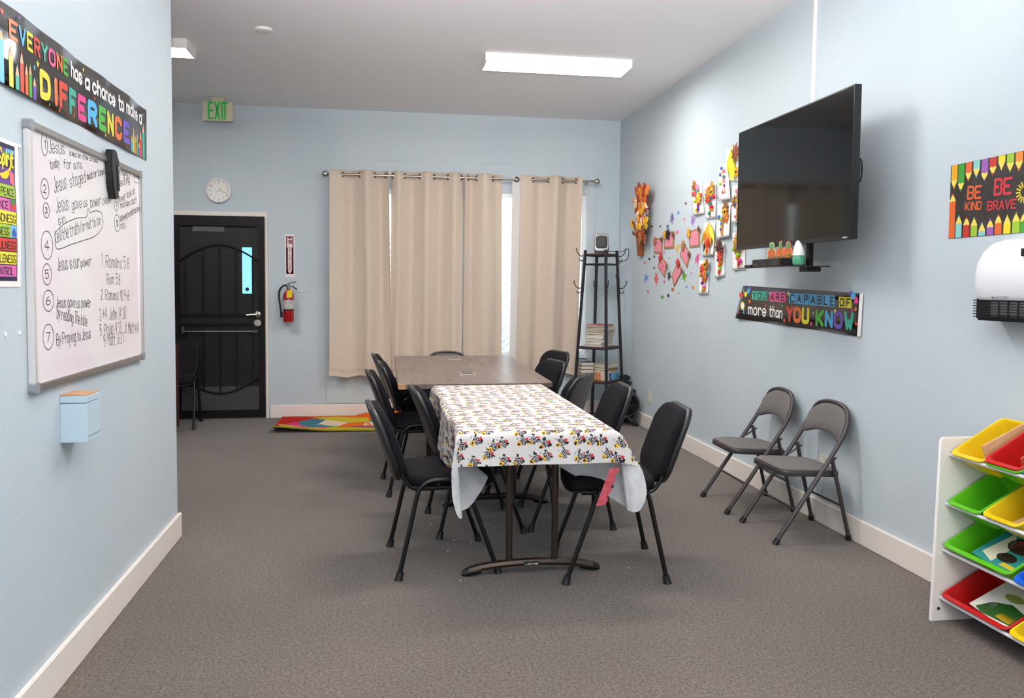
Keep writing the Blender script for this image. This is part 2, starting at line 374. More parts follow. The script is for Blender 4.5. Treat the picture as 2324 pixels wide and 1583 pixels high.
# outside: white lattice screen and paving
lat = thing('lattice_screen', 'white diagonal garden lattice outside the window', 'lattice', (.95, YB+.75, .0))
WOODW = mat('white_painted_lattice', 'f4f4f2', .6)
sl = None
def slat(cx, cz, ang, y, L):
    global sl
    if sl is None:
        sl = MB().box(-.5, .5, -.005, .005, -.019, .019).build('slat', WOODW, lat, local=True); o = sl
    else:
        o = sl.copy(); COL.objects.link(o)
    o.location = (cx-.95, y-YB-.75, cz); o.rotation_euler = (0, -ang, 0); o.scale = (L, 1, 1)
for s, y in ((1, YB+.745), (-1, YB+.757)):
    t = -2.7
    while t < 2.7:                                   # clip each diagonal to the panel rectangle
        x0, x1, z0, z1 = -.5, 2.5, .25, 2.6; cxm, czm = 1.0, 1.42
        # line z-czm = s*(x-cxm) + t
        pts = []
        for x in (x0, x1):
            z = czm+s*(x-cxm)+t
            if z0 <= z <= z1: pts.append((x, z))
        for z in (z0, z1):
            x = cxm+(z-czm-t)/s
            if x0 < x < x1: pts.append((x, z))
        if len(pts) >= 2:
            (xa, za), (xb, zb) = pts[0], pts[1]; L = math.hypot(xb-xa, zb-za)
            if L > .1: slat((xa+xb)/2, (za+zb)/2, math.radians(45*s), y, L)
        t += .082
for x in (-.56, 2.5): MB().box(x, x+.06, YB+.73, YB+.77, 0, 2.65).build('post', WOODW, lat)
gp = tag(MB().box(-6, 8, YB+.14, YB+14, -.1, 0).build('paving_ground', mat('paving', '3d3d3a', .9, vary=(3, '2f2f2c'))), 'grey paving outside the window', 'ground'); gp['kind'] = 'structure'
# ---------------------------------------------------------------- security door in the back wall
DX0, DX1, DZ = -2.06, -1.163, 2.05
cas = MB().box(DX1, DX1+.028, YB-.02, YB, 0, DZ+.045).box(DX0-.03, DX0, YB-.02, YB, 0, DZ+.045).box(DX0, DX1, YB-.02, YB, DZ, DZ+.045)
struct(cas.build('trim_3', WHITE, bevel=.003), 'white door casing')
DOORM = mat('dark_bronze_paint', '1d1213', .35, .2, vary=(4, '120c0d'))
DOORP = mat('black_door_panel', '0e0f0e', .45, vary=(6, '161713'))
MESH = mat('kick_plate', '4a484c', .5, .3)
door = struct(MB().box(DX0+.06, DX1-.045, YB-.012, YB-.002, .03, DZ-.03).build('door_1', DOORP), 'black metal security door with arched bars')
f = MB(); y0, y1 = YB-.045, YB-.006
f.box(DX0, DX0+.075, y0, y1, .012, DZ); f.box(DX1-.06, DX1, y0, y1, .012, DZ); f.box(DX0+.075, DX1-.06, y0, y1, DZ-.10, DZ); f.box(DX0+.075, DX1-.06, y0, y1, .012, .085)
f.build('frame', DOORM, door, bevel=.004)
il, ir = DX0+.075, DX1-.06; iw = ir-il
zr1, zr2 = bw(500, 714)[1], bw(500, 735)[1]
for z in (zr1, zr2): MB().box(il, ir, YB-.034, YB-.012, z-.012, z+.012).build('rail', DOORM, door, bevel=.002)
MB().box(il+.005, ir-.005, YB-.018, YB-.012, .09, .33).build('kick_plate', MESH, door)
aT = [(il+iw*t, YB-.024, 1.60+.16*math.sin(math.pi*t)) for t in [i/14 for i in range(15)]]
MB().tube(aT, .009, 6).build('arch_bar', DOORM, door, smooth=True)
aB = [(il+iw*t, YB-.024, .42-.16*math.sin(math.pi*t)) for t in [i/14 for i in range(15)]]
MB().tube(aB, .009, 6).build('arch_bar', DOORM, door, smooth=True)
for i, t in enumerate((.07, .29, .50, .71, .92)):
    x = il+iw*t; zt = 1.60+.16*math.sin(math.pi*t); zb = .42-.16*math.sin(math.pi*t)
    MB().box(x-.006, x+.006, YB-.03, YB-.018, zr1, zt).build('bar', DOORM, door); MB().box(x-.006, x+.006, YB-.03, YB-.018, zb, zr2).build('bar', DOORM, door)
a = bw(438, 513); c = bw(510, 526)
MB().box(a[0], c[0], YB-.022, YB-.012, c[1], a[1]).build('plate', mat('grey_plate', '5a5557', .5), door)
a = bw(550, 561); c = bw(573, 666)
MB().box(a[0], c[0], YB-.020, YB-.011, c[1], a[1]).build('lit_pane', mat('daylit_blue_glass', (.25, .66, .98), .3, emit=.9), door, label='narrow daylit blue glass strip')
MB().lathe([(.019, 0), (.019, .003)], Matrix.Translation((a[0]*.5+c[0]*.5, YB-.020, c[1]+.045)) @ Matrix.Rotation(math.pi/2, 4, 'X'), 14).build('peephole', mat('navy', '1b2f55', .5), door)
h0 = bw(586, 713)
o = MB().lathe([(.034, 0), (.034, .012), (.022, .02), (.014, .024), (.014, .05)], Matrix.Translation((h0[0], YB-.045, h0[1])) @ Matrix.Rotation(math.pi/2, 4, 'X'), 18).build('handle', CHROME, door, smooth=True, label='brushed lever handle')
MB().tube([(h0[0], YB-.09, h0[1]), (h0[0]-.05, YB-.093, h0[1]), (h0[0]-.105, YB-.09, h0[1]-.006)], [.011, .010, .007], 8).build('lever', CHROME, o, smooth=True)
h1 = bw(586, 732)
MB().lathe([(.036, 0), (.036, .008), (.030, .014), (.008, .015)], Matrix.Translation((h1[0], YB-.045, h1[1])) @ Matrix.Rotation(math.pi/2, 4, 'X'), 20).build('deadbolt', mat('satin_white_metal', 'd8d3cd', .3, .6), door, smooth=True)
zz = bw(500, 751)[1]
MB().tube([(il+.04, YB-.05, zz), (ir-.05, YB-.05, zz)], .006, 8).box(il+.02, il+.045, YB-.06, YB-.012, zz-.02, zz+.05).box(ir-.05, ir-.01, YB-.06, YB-.012, zz-.016, zz+.016).build('pull_rod', mat('grey_steel', '6e6c70', .35, .8), door)
for px, py in ((392, 495), (598, 497), (602, 556), (603, 683), (604, 888), (394, 555)):
    p = bw(px, py); MB().ball((p[0], YB-.046, p[1]), .006, 8, 5).build('bolt', mat('brass', 'b48a3c', .35, .9), door)
MB().box(DX0+.06, DX1-.02, YB-.03, YB, 0, .012).build('threshold', CHROME, door)
# ================================================================ ceiling lights
LIGHTW = mat('light_housing', 'efeae6', .5)
DIFF = mat('light_diffuser', 'ffffff', .5, emit=1)
DIFF.node_tree.nodes['Principled BSDF'].inputs['Emission Color'].default_value = (1, .978, .955, 1)
DIFF.node_tree.nodes['Principled BSDF'].inputs['Emission Strength'].default_value = PANEL_L
def panel(x0, y0, label, L=1.165, W=.295, H=.068):
    t = thing('ceiling_light', label, 'light', (x0+L/2, y0+W/2, ZC-H), group='flat ceiling light panels')
    f = MB(); w = .014; z0 = ZC-H
    f.box(x0, x0+L, y0, y0+w, z0, ZC); f.box(x0, x0+L, y0+W-w, y0+W, z0, ZC); f.box(x0, x0+w, y0+w, y0+W-w, z0, ZC); f.box(x0+L-w, x0+L, y0+w, y0+W-w, z0, ZC); f.box(x0+w, x0+L-w, y0+w, y0+W-w, ZC-.01, ZC)
    f.build('frame', LIGHTW, t, bevel=.002)
    MB().box(x0+w, x0+L-w, y0+w, y0+W-w, z0+.004, z0+.010).build('diffuser', DIFF, t)
panel(.79, 6.285, 'long flat light panel on the ceiling, right of the round cover')
panel(-1.40-1.165, 6.36, 'ceiling light panel half hidden behind the left partition')
panel(.25, 4.32, 'added ceiling light panel above the near end of the room, out of view')  # extra panel outside the frame, added to brighten the far end
panel(.2, -1.0, 'added ceiling light panel behind the viewer, out of view')  # another unseen panel, added as fill light from behind the camera
c = at_z(598, 69, ZC-.01)
dk = MB().lathe([(.064, 0), (.064, -.006), (.056, -.016), (.03, -.019)], Matrix.Translation((c.x, c.y, ZC)), 28).build('ceiling_cover_disc', mat('matte_white', 'e4e0dd', .6), smooth=True)
tag(dk, 'small round white cover disc on the ceiling', 'ceiling disc')
# ================================================================ black stacking chairs
FAB = mat('black_fabric', '17161a', .95, bump=(700, .5), spec=.15, vary=(450, '242126', 2))
TUBE = mat('black_tube', '121214', .3, .2)
SHELL = mat('black_chair_shell', '1b1b1d', .36, bump=(500, .1))
def make_chair(label):
    t = thing('stacking_chair', label, 'chair', group='black stacking chairs')
    for s in (-1, 1):
        P = fillet([(-.235, s*.252, .012), (-.135, s*.237, .458), (.075, s*.237, .458), (.235, s*.252, .012)], .075, 6)
        fr = MB().tube(P, .0115, 10).build('leg_frame', TUBE, t, smooth=True, local=True)
        for x in (-.237, .237):
            d = Vector((-.105 if x > 0 else .10, -s*.015, .446)).normalized()
            MB().tube([Vector((x, s*.2525, 0)), Vector((x, s*.2525, 0))+d*.012, Vector((x, s*.2525, 0))+d*.04], [.021, .018, .0165], 10).build('foot_cap', BLACKPL, fr, smooth=True, local=True)
        Q = fillet([(.16, s*.195, .412), (-.17, s*.195, .412), (-.215, s*.19, .47), (-.245, s*.185, .60)], .06, 6)
        MB().tube(Q, .011, 8).build('back_support', TUBE, t, smooth=True, local=True)
    MB().tube([(-.05, -.237, .44), (-.05, .237, .44)], .009, 8).build('seat_brace', TUBE, t, local=True)
    MB().tube([(.08, -.237, .44), (.08, .237, .44)], .009, 8).build('seat_brace', TUBE, t, local=True)
    out = []
    for i in range(40):
        a = 2*math.pi*i/40; c, q = math.cos(a), math.sin(a); e = .42
        out.append((.015+.215*math.copysign(abs(c)**e, c), .225*math.copysign(abs(q)**e, q)))
    def seat(u, v, w): return Vector((u, v, .43+w-.10*max(0, u-.15)-.25*max(0, -u-.1)**1.2*0))
    o = MB().pad(out, lambda u, v, w: seat(u, v, w)-Vector((0, 0, .018)), .020, .02, 0).build('seat_shell', SHELL, t, smooth=True, local=True)
    MB().pad(out, lambda u, v, w: seat(u, v, w), .048, .014, .012).build('seat', FAB, t, smooth=True, local=True, angle=80)
    # backrest: u across, v up; the sheet leans back and bows
    bo = []
    for u, v in rrect(.44, .36, .085, 6, 0, .18):
        k = 1-.10*max(0, (v-.2)/.16)**2-.14*max(0, (.10-v)/.10)**1.5; bo.append((u*k, v))
    def back(u, v, w):
        x = -.215-.30*v-.12*max(0, v-.15)**1.3+.35*u*u; return Vector((x-w, u, .445+v*.965))
    MB().pad(bo, lambda u, v, w: back(u, v, .012-w), .040, .013, .010).build('backrest', FAB, t, smooth=True, local=True, angle=80)
    MB().pad([(u*1.03, .18+(v-.18)*1.03) for u, v in bo], lambda u, v, w: back(u, v, .006+w), .034, .016, .0).build('back_shell', SHELL, t, smooth=True, local=True, angle=60)
    MB().lathe([(.018, 0), (.014, .02), (.007, .026)], Matrix.Translation((.03, -.215, .425)) @ Matrix.Rotation(math.pi, 4, 'X'), 10).build('glide', DARKMET, t, smooth=True, local=True)
    return t
CH = [((.299, 4.03), 4, 'nearest black stacking chair on the left, beside the tablecloth corner'),
      ((.53, 4.63), 4, 'black stacking chair pushed in against the left side of the tablecloth'),
      ((.267, 5.55), 4, 'black stacking chair left of the tables with an empty seat, before the wooden table end'),
      ((.345, 6.18), 3, 'black stacking chair at the left edge of the wooden table, nearer of its pair'),
      ((.295, 6.86), 4, 'farthest black stacking chair on the left, by the curtain hem'),
      ((1.105, 3.83), 173.5, 'nearest black stacking chair on the right, beside the red-taped cloth corner'),
      ((1.075, 4.66), 177, 'black stacking chair at the right of the tablecloth, in front of the black fan'),
      ((1.02, 5.33), 147, 'black chair turned away at the right corner where the two tables meet'),
      ((1.01, 6.16), 192, 'black chair at the right side of the wooden table, nearer of its pair'),
      ((1.24, 7.02), 196, 'farthest black chair at the right side of the wooden table'),
      ((-2.005, 8.2), -86, 'black stacking chair standing in front of the black door')]
ch0 = make_chair(CH[0][2])
for i, ((x, y), a, lab) in enumerate(CH):
    o = ch0 if i == 0 else copy_tree(ch0)
    o.location = (x, y, 0); o.rotation_euler = (0, 0, math.radians(a)); o['label'] = lab
# ================================================================ grey folding chairs
GREYF = mat('grey_fabric', '6b6664', .95, bump=(600, .4), spec=.1, vary=(300, '7a7472', 2))
GREYM = mat('grey_bronze_metal', '4b4547', .38, .4)
def make_fold(label):
    t = thing('folding_chair', label, 'chair', group='grey folding chairs')
    hw = .205
    top = []
    for i in range(9):
        a = math.pi*i/8; top.append((-.175-.035*math.sin(a)*2.0-.0, hw*.93*math.cos(a)*1.0, .60+.125*math.sin(a)**.8))
    L = [(.215, hw, .012), (-.03, hw, .37), (-.135, hw*.98, .53)]; R = [(p[0], -p[1], p[2]) for p in L][::-1]
    L1 = L+[(-.165, hw*.97, .60)]; pth = L+[(-.178, hw*.95, .61), (-.207, hw*.80, .69), (-.218, hw*.5, .722), (-.222, 0, .732), (-.218, -hw*.5, .722), (-.207, -hw*.80, .69), (-.178, -hw*.95, .61)]+R
    fr = MB().tube(smooth_path(pth, 4), .0125, 10).build('front_frame', GREYM, t, smooth=True, local=True)
    for s in (-1, 1):
        rl = MB().tube([(-.215, s*.195, .012), (-.150, s*.19, .28), (-.105, s*.182, .47)], .0115, 8).build('rear_leg', GREYM, t, smooth=True, local=True)
        d = Vector((.065, -s*.005, .27)).normalized(); q = Vector((-.2155, s*.1955, 0))
        MB().tube([q, q+d*.03], .0155, 10).build('foot_cap', BLACKPL, rl, local=True)
        d = Vector((-.245, 0, .36)).normalized(); q = Vector((.222, s*hw, 0))
        MB().tube([q, q+d*.035], .0165, 10).build('foot_cap', BLACKPL, fr, local=True)
        MB().tube([(-.06, s*.192, .405), (-.135, s*.183, .455)], .006, 6).build('hinge_link', GREYM, t, local=True)
    MB().tube([(.10, -hw, .18), (.10, hw, .18)], .007, 8).build('front_crossbar', GREYM, t, local=True)
    MB().tube([(-.172, -.193, .19), (-.172, .193, .19)], .007, 8).build('rear_crossbar', GREYM, t, local=True)
    so = []
    for u, v in rrect(.37, .37, .06, 5): so.append((u, v*(1-.10*max(0, -u/.185))))
    MB().pad(so, lambda u, v, w: Vector((u-.0, v, .352+w+.06*u)), .030, .004, 0).build('seat_pan', GREYM, t, smooth=True, local=True)
    MB().pad([(u*.95, v*.95) for u, v in so], lambda u, v, w: Vector((u-.0, v, .378+w+.06*u)), .016, .02, .018).build('seat', GREYF, t, smooth=True, local=True, angle=80)
    bo = []
    for i in range(13): a = math.pi*i/12; bo.append((hw*.93*math.cos(a), .605+.122*math.sin(a)**.75))
    for i in range(9): q = -1+2*i/8; bo.append((q*hw*.93, .535+.035*(1-q*q)))
    def bk(u, v, w): return Vector((-.155-.30*(v-.56)-.03*(1-(u/hw)**2)+w, u, v))
    MB().pad(bo, lambda u, v, w: bk(u, v, w-.004), .024, .010, .008).build('backrest', GREYF, t, smooth=True, local=True, angle=80)
    MB().pad(bo, lambda u, v, w: bk(u, v, -.004-w), .010, .008, 0).build('back_plate', GREYM, t, smooth=True, local=True)
    return t
FC = [((2.305, 4.23), 180, 'grey padded folding chair by the right wall, nearer of the two'),
      ((2.295, 4.81), 178, 'grey padded folding chair by the right wall, farther of the two'),
      ((.63, 7.62), -90, 'grey folding chair tucked in at the far end of the wooden table')]
fc0 = make_fold(FC[0][2])
for i, ((x, y), a, lab) in enumerate(FC):
    o = fc0 if i == 0 else copy_tree(fc0)
    o.location = (x, y, 0); o.rotation_euler = (0, 0, math.radians(a)); o['label'] = lab
# ================================================================ tables
TOPW = wood_mat('grey_oak_laminate', '5f524b', '7a6c63', (9, .9, 4), .3)
ct = thing('conference_table', 'long grey-brown wooden conference table before the curtains', 'table', (.61, 6.24, 0))
cx0, cx1, cy0, cy1, cz = .105, 1.125, 5.19, 7.31, .742
MB().prism([(cx0, cy0+.02), (cx0+.02, cy0), (cx1-.06, cy0-.005), (cx1-.01, cy0+.03), (cx1+.03, cy1), (cx0+.01, cy1)], lambda u, v, w: Vector((u, v, w)), cz-.03, cz).build('tabletop', TOPW, ct, bevel=.002)
DKP = mat('charcoal_laminate', '3f3d40', .5); 
for y in (5.822, 6.51): MB().box(.36, .90, y, y+.03, 0, cz-.03).build('leg_panel', DKP, ct, bevel=.002)
MB().box(.68, .71, 5.87, 6.51, .2, cz-.03).build('modesty_panel', mat('black_laminate', '18181a', .5), ct)
MB().box(.25, 1.0, 5.25, 5.33, cz-.075, cz-.03).build('apron', mat('black_laminate'), ct)
MB().box(cx0+.004, cx0+.05, cy0-.002, cy0+.03, cz-.032, cz+.0005).build('chipped_corner', mat('raw_chipboard', 'b98a5e', .8), ct, label='chipped bare corner')
for k, (px, py) in enumerate(((1060, 847), (1031, 813))):
    p = at_z(px, py, cz)
    t = MB().box(p.x-.055, p.x+.055, p.y-.085, p.y+.085, cz, cz+.004).build('power_grommet', mat('silver_plate', 'c9c4bf', .3, .7), ct, bevel=.001)
    for dy in (-.055, .045): MB().box(p.x-.045, p.x+.045, p.y+dy-.016, p.y+dy+.016, cz+.0025, cz+.0055).build('socket_slot', BLACKPL, t)
# folding table
TX0, TX1, TY0, TY1, TZ = .335, 1.02, 3.47, 5.12, .738
ft = thing('folding_table', 'folding table with brown steel legs under the printed cloth', 'table', (.68, 4.3, 0))
MB().box(TX0+.006, TX1-.006, TY0+.006, TY1-.006, TZ-.05, TZ-.004).build('tabletop', mat('speckled_plastic', 'b9b4ac', .6), ft, bevel=.006)
BRN = mat('bronze_steel', '463a33', .34, .6)
for k, yy in enumerate((3.775, 5.0)):
    arch = [Vector((.41+.60*i/12, yy, .026+.03*(1-((i-6)/6)**2)**.7)) for i in range(13)]
    fb = MB().tube(arch, .019, 8, flat=1.15).build('foot_bar', BRN, ft, smooth=True)
    for x, s in ((.405, 1), (1.015, -1)):
        MB().tube([(x-.03*s, yy, .012), (x+.0*s, yy, .02), (x+.06*s, yy, .032)], [.012, .022, .0225], 8).build('end_cap', BLACKPL, fb, smooth=True)
    for x in (.602, .823): MB().tube([(x, yy, .045), (x, yy, TZ-.05)], .0165, 10).build('leg', BRN, ft, smooth=True)
    s = 1 if k == 0 else -1
    for x in (.602, .823):
        MB().tube([(x, yy, .46), ((.602+.823)/2, yy+s*.30, .655)], .009, 8).build('brace', BRN, ft)
    MB().tube([(.712, yy+s*.30, .665), (.712, yy+s*.55, TZ-.05)], .009, 8).build('brace', BRN, ft)
    if k == 0:
        lo = MB().prism(rrect(.076, .021, .005), lambda u, v, w: Vector((.709+u, yy-.0225-w, .052+v)), -.004, .001).build('badge', BLACKPL, ft)
        tx = MB(); text(tx, 'LIFETIME', (.709-.030, .052-.0045), (.709+.030, .052-.0045), .009, .0018, lambda u, v, w: Vector((u, yy-w, v)), .0245, 0)
        tx.build('lettering', flat('d8d4ce'), lo)
# tablecloth: one sheet in its own metres (s across, r along) folded over the edges
cl = MB(); uvs = []
ov_s, ov_f, ov_b = .375, .155, .06; w = TX1-TX0; l = TY1-TY0; R = .016
def sstep(a, b, x): t = min(1, max(0, (x-a)/(b-a))); return t*t*(3-2*t)
def clothpt(s, r):
    """s: -ov..w+ov, r: -ov_f..l+ov_b ; returns world point on the draped sheet"""
    zt = TZ+.003
    ds = -s if s < 0 else (s-w if s > w else 0); dr = -r if r < 0 else (r-l if r > l else 0)
    x = TX0+min(max(s, 0), w); y = TY0+min(max(r, 0), l); z = zt
    sx = -1 if s < 0 else 1; sr = -1 if r < 0 else 1
    if ds or dr:
        a = min(1, (ds+dr)/.03)
        if ds and not dr:
            side = min(1, ds/ov_s); z = zt-ds+.008*a; x += sx*.016*a
            if s < 0:                               # left drop: swept in under the table by the chair
                q = math.exp(-((y-3.74)/.15)**2)*side**1.1; x += .165*q; z += .11*max(0, q-.45)/.55
                z += .035*math.exp(-((y-3.45)/.035)**2)*side
                q2 = sstep(3.84, 3.96, y)*(1-sstep(4.28, 4.34, y))+sstep(4.34, 4.42, y)*(1-sstep(4.86, 4.96, y)); z += .14*q2*side; x -= .03*q2*side
                x += .10*math.exp(-((y-4.62)/.2)**2)*side+.010*math.sin(y*14)*side
            else:
                x += (.065*math.exp(-((y-3.5)/.2)**2)-.015+.012*math.sin(y*11))*side
                q = sstep(3.53, 3.80, y)*(1-sstep(4.2, 4.4, y)*.35)*(1-sstep(5.0, 5.11, y)); x -= .20*q*side; z += .15*q*side
        elif dr and not ds:
            z = zt-dr+.008*a; y += sr*(.014*a)
            y -= (.006*math.sin(x*17)*min(1, dr/ov_f)) if r < 0 else 0
        else:                                       # corner: cone of cloth hanging lower
            D = math.hypot(ds, dr); th = math.atan2(dr, ds)     # 0 = side, pi/2 = end
            z = zt-max(ds, dr)*1.0-.10*min(ds, dr)*1.0+.008*a; 
            f = min(1, D/.30)
            x += sx*(.016+(.05 if s < 0 else .10)*math.sin(2*th)*f)*min(1, ds/.03); y += sr*(.014+.10*math.sin(2*th)*f*.6)*min(1, dr/.03)
            if s < 0: x += .03*math.exp(-((y-3.45)/.2)**2)*min(1, ds/ov_s)
            else: x += .055*min(1, ds/ov_s)
    return Vector((x, y, z))
def lin_(a, b, n): return [a+(b-a)*i/n for i in range(n)]
ss = lin_(-ov_s, -.03, 12)+lin_(-.03, 0, 3)+lin_(0, w, 14)+lin_(w, w+.03, 3)+lin_(w+.03, w+ov_s, 12)+[w+ov_s]
rr = lin_(-ov_f, -.03, 7)+lin_(-.03, 0, 3)+lin_(0, .8, 26)+lin_(.8, l, 20)+lin_(l, l+.03, 3)+lin_(l+.03, l+ov_b, 3)+[l+ov_b]
ns, nr = len(ss), len(rr)
grid = []
for r in rr:
    for s in ss:
        rc = r; sc = s
        if r < 0 and (s < 0 or s > w):              # round the cloth's corners
            e = (-s if s < 0 else s-w)/ov_s; q = -r/ov_f
            d = max(0, (e**3+q**3)**(1/3)-1)
            sc = s*(1-d*.0) if 0 else s
            k = 1/(1+d*.9)
            if s < 0: sc = s*k
            else: sc = w+(s-w)*k
            rc = r*k
        grid.append(clothpt(sc, rc)); uvs.append((s, r))
cl.v = [tuple(p) for p in grid]
for j in range(nr-1):
    for i in range(ns-1):
        a = j*ns+i; cl.f.append((a, a+1, a+ns+1, a+ns)); cl.mi.append(0)
N0 = len(cl.v); th = .0012                          # underside of the sheet, a hair below
nrm = []
for j in range(nr):
    for i in range(ns):
        a = grid[j*ns+min(i+1, ns-1)]-grid[j*ns+max(i-1, 0)]; c = grid[min(j+1, nr-1)*ns+i]-grid[max(j-1, 0)*ns+i]
        nrm.append(a.cross(c).normalized())
cl.v += [tuple(p-n*th) for p, n in zip(grid, nrm)]; uvs += uvs
for j in range(nr-1):
    for i in range(ns-1):
        a = N0+j*ns+i; cl.f.append((a, a+ns, a+ns+1, a+1)); cl.mi.append(1)
cl.uv = uvs
UNDER = mat('cloth_underside', 'dedede', .8, vary=(14, 'c4c7cc', 4), bump=(30, .3))
clo = cl.build('tablecloth', [cloth_print_mat(), UNDER], smooth=True, angle=70)
tag(clo, 'white tablecloth with small black, yellow and red print draped over the folding table', 'tablecloth')
# red tape on the inside of the near right corner of the cloth
tp = MB()
def tape(u, v):
    p = at_y(1393+(1361-1393)*v, 1060+(1145-1060)*v, 3.47)
    d = Vector((.046, .012, 0))*(u-.5); wob = .005*math.sin(v*23)*(u > .5)
    return p+d+Vector((wob, -.012, 0))
tp.grid(tape, 4, 14).build('red_tape', mat('red_tape', 'c64550', .5, vary=(30, 'd46470')), clo, label='strip of red tape')
# ================================================================ rug
rg = MB(); a0 = Vector((-.96, 7.76, 0)); ruv = []
def rugp(u, v):
    x = -1.0+u*2.1; y = 7.70+v*.86-.02*u; z = .012
    c = max(0, .26-u)/.26; n = max(0, .30-v)/.30
    z += .055*(c**1.3)*(n**1.0)+.006*math.sin(u*9)*(1-v)*.5+.006
    if u > .36: z += .05*math.exp(-((u-.52)/.14)**2)*v**3
    x += -.0*c; y += .0
    return Vector((x, y, z))
rg.grid(rugp, 40, 14); ruv = [(i/40*2.1, j/14*.86) for j in range(15) for i in range(41)]
k = len(rg.v); top = list(rg.v); rg.v += [(p[0], p[1], p[2]-.010) for p in top]
for f in list(rg.f): rg.f.append(tuple(i+k for i in f[::-1])); rg.mi.append(1)
for i in range(40): rg.f.append((i+1, i, i+k, i+1+k)); rg.mi.append(1)
for j in range(14): a = j*41; rg.f.append((a, a+41, a+41+k, a+k)); rg.mi.append(1)
rg.uv = ruv+ruv
tag(rg.build('rug', [rug_mat(), mat('rug_backing', '9a8f2e', .9)], smooth=True), 'bright multicoloured geometric rug with a curled corner by the back wall', 'rug')
RUGO = [o for o in bpy.data.objects if o.name == 'rug'][0]
rz_ = lambda x, y: (600+x/7.747, 900+y/7.747)
for col, pts in (('b3241f', ((320, 362), (760, 352), (880, 372), (550, 430), (285, 458))), ('c3b12f', ((890, 372), (1280, 350), (1830, 372), (1850, 440), (1500, 455), (1080, 405))), ('3f7480', ((590, 440), (850, 385), (1085, 405), (920, 495), (1200, 525), (700, 540))), ('d6bfa4', ((1085, 405), (1490, 455), (1290, 520), (920, 495))),
                 ('cc357f', ((350, 490), (560, 440), (700, 540), (1130, 545), (880, 590), (560, 565))), ('dc6a24', ((1500, 455), (1840, 445), (1900, 520), (1290, 522))), ('b8a62e', ((235, 478), (560, 570), (800, 596), (1130, 550), (1500, 535), (1980, 550), (1980, 622), (760, 630), (300, 600))), ('7d4a78', ((1500, 530), (1900, 500), (1940, 548))), ('dcc7ae', ((1770, 445), (1900, 440), (1920, 500), (1740, 505)))):
    V_ = []
    for q in pts:
        p = at_z(*rz_(*q), .022)
        for _ in range(4):
            u = min(1, max(0, (p.x+1.0)/2.1)); v = min(1, max(0, (p.y-7.70+.02*u)/.86)); p = at_z(*rz_(*q), rugp(u, v).z)
        u = min(1, max(.003, (p.x+1.0)/2.1)); v = min(.995, max(.004, (p.y-7.70+.02*u)/.86)); r_ = rugp(u, v); V_.append((u, v))
    c_ = (sum(p[0] for p in V_)/len(V_), sum(p[1] for p in V_)/len(V_)); n_ = len(V_); m = MB(); K = 6; rows = []
    E_ = [((V_[i][0]*(1-t/4)+V_[(i+1) % n_][0]*t/4), (V_[i][1]*(1-t/4)+V_[(i+1) % n_][1]*t/4)) for i in range(n_) for t in range(4)]
    vs = [rugp(c_[0]+(u-c_[0])*k/K, c_[1]+(v-c_[1])*k/K)+Vector((0, 0, .0018)) for k in range(1, K+1) for u, v in E_]+[rugp(*c_)+Vector((0, 0, .0018))]; L_ = len(E_)
    fs = [(k*L_+i, k*L_+(i+1) % L_, (k+1)*L_+(i+1) % L_, (k+1)*L_+i) for k in range(K-1) for i in range(L_)]+[(K*L_, i, (i+1) % L_) for i in range(L_)]
    m.add(vs, fs).__class__ if 0 else m.add(vs, fs); m.build('rug_patch', mat('rug_'+col, col, .95, spec=.1, bump=(500, .2)), RUGO)
random.seed(77)
cr = MB()
for px, py in ((1030, 1225), (1070, 1230), (1016, 1250), (1199, 1199), (1218, 1192), (1045, 1316), (1427, 1288), (1122, 1197), (978, 1188), (1098, 1280), (1383, 1220), (905, 1180)): p = at_z(px, py, .003); cr.ball(p, .0035, 6, 4)
tag(cr.build('carpet_crumbs', mat('crumb_white', 'e6e2dc', .6)), 'tiny white crumbs scattered on the carpet under the table', 'crumbs', kind='stuff')
# ================================================================ curtains
CURT = mat('linen_curtain', 'dccbba', .9, bump=(350, .2), spec=.1, vary=(70, 'd5c2b0', 4))
LINING = mat('curtain_lining', 'e3dedb', .9)
RY, RZ = YB-.105, 2.489
rod = thing('curtain_rod', 'brushed nickel curtain rod with ball ends above the window', 'curtain rod', (.86, RY, RZ))
xa, xb = at_y(738, 395, RY).x, at_y(1355, 410, RY).x
MB().tube([(xa+.03, RY, RZ), (1.1, RY, RZ), (xb-.03, RY, RZ)], .0125, 12).build('rod', CHROME, rod, smooth=True)
for x, s in ((xa, 1), (xb, -1)):
    MB().ball((x, RY, RZ), .033, 16, 10).build('ball_end', CHROME, rod, smooth=True)
    MB().lathe([(.018, 0), (.012, .012), (.016, .02), (.016, .028), (.013, .03), (.013, .05)], Matrix.Translation((x+s*.028, RY, RZ)) @ Matrix.Rotation(s*math.pi/2, 4, 'Y'), 12).build('neck', CHROME, rod, smooth=True)
for x in (xa+.09, xb-.10):
    MB().tube([(x, YB-.006, RZ-.03), (x, YB-.06, RZ-.035), (x, RY, RZ-.018)], .006, 6).box(x-.012, x+.012, YB-.012, YB-.006, RZ-.07, RZ+.01).build('bracket', CHROME, rod)
RINGM = mat('bronze_grommet', '4e463f', .3, .9)
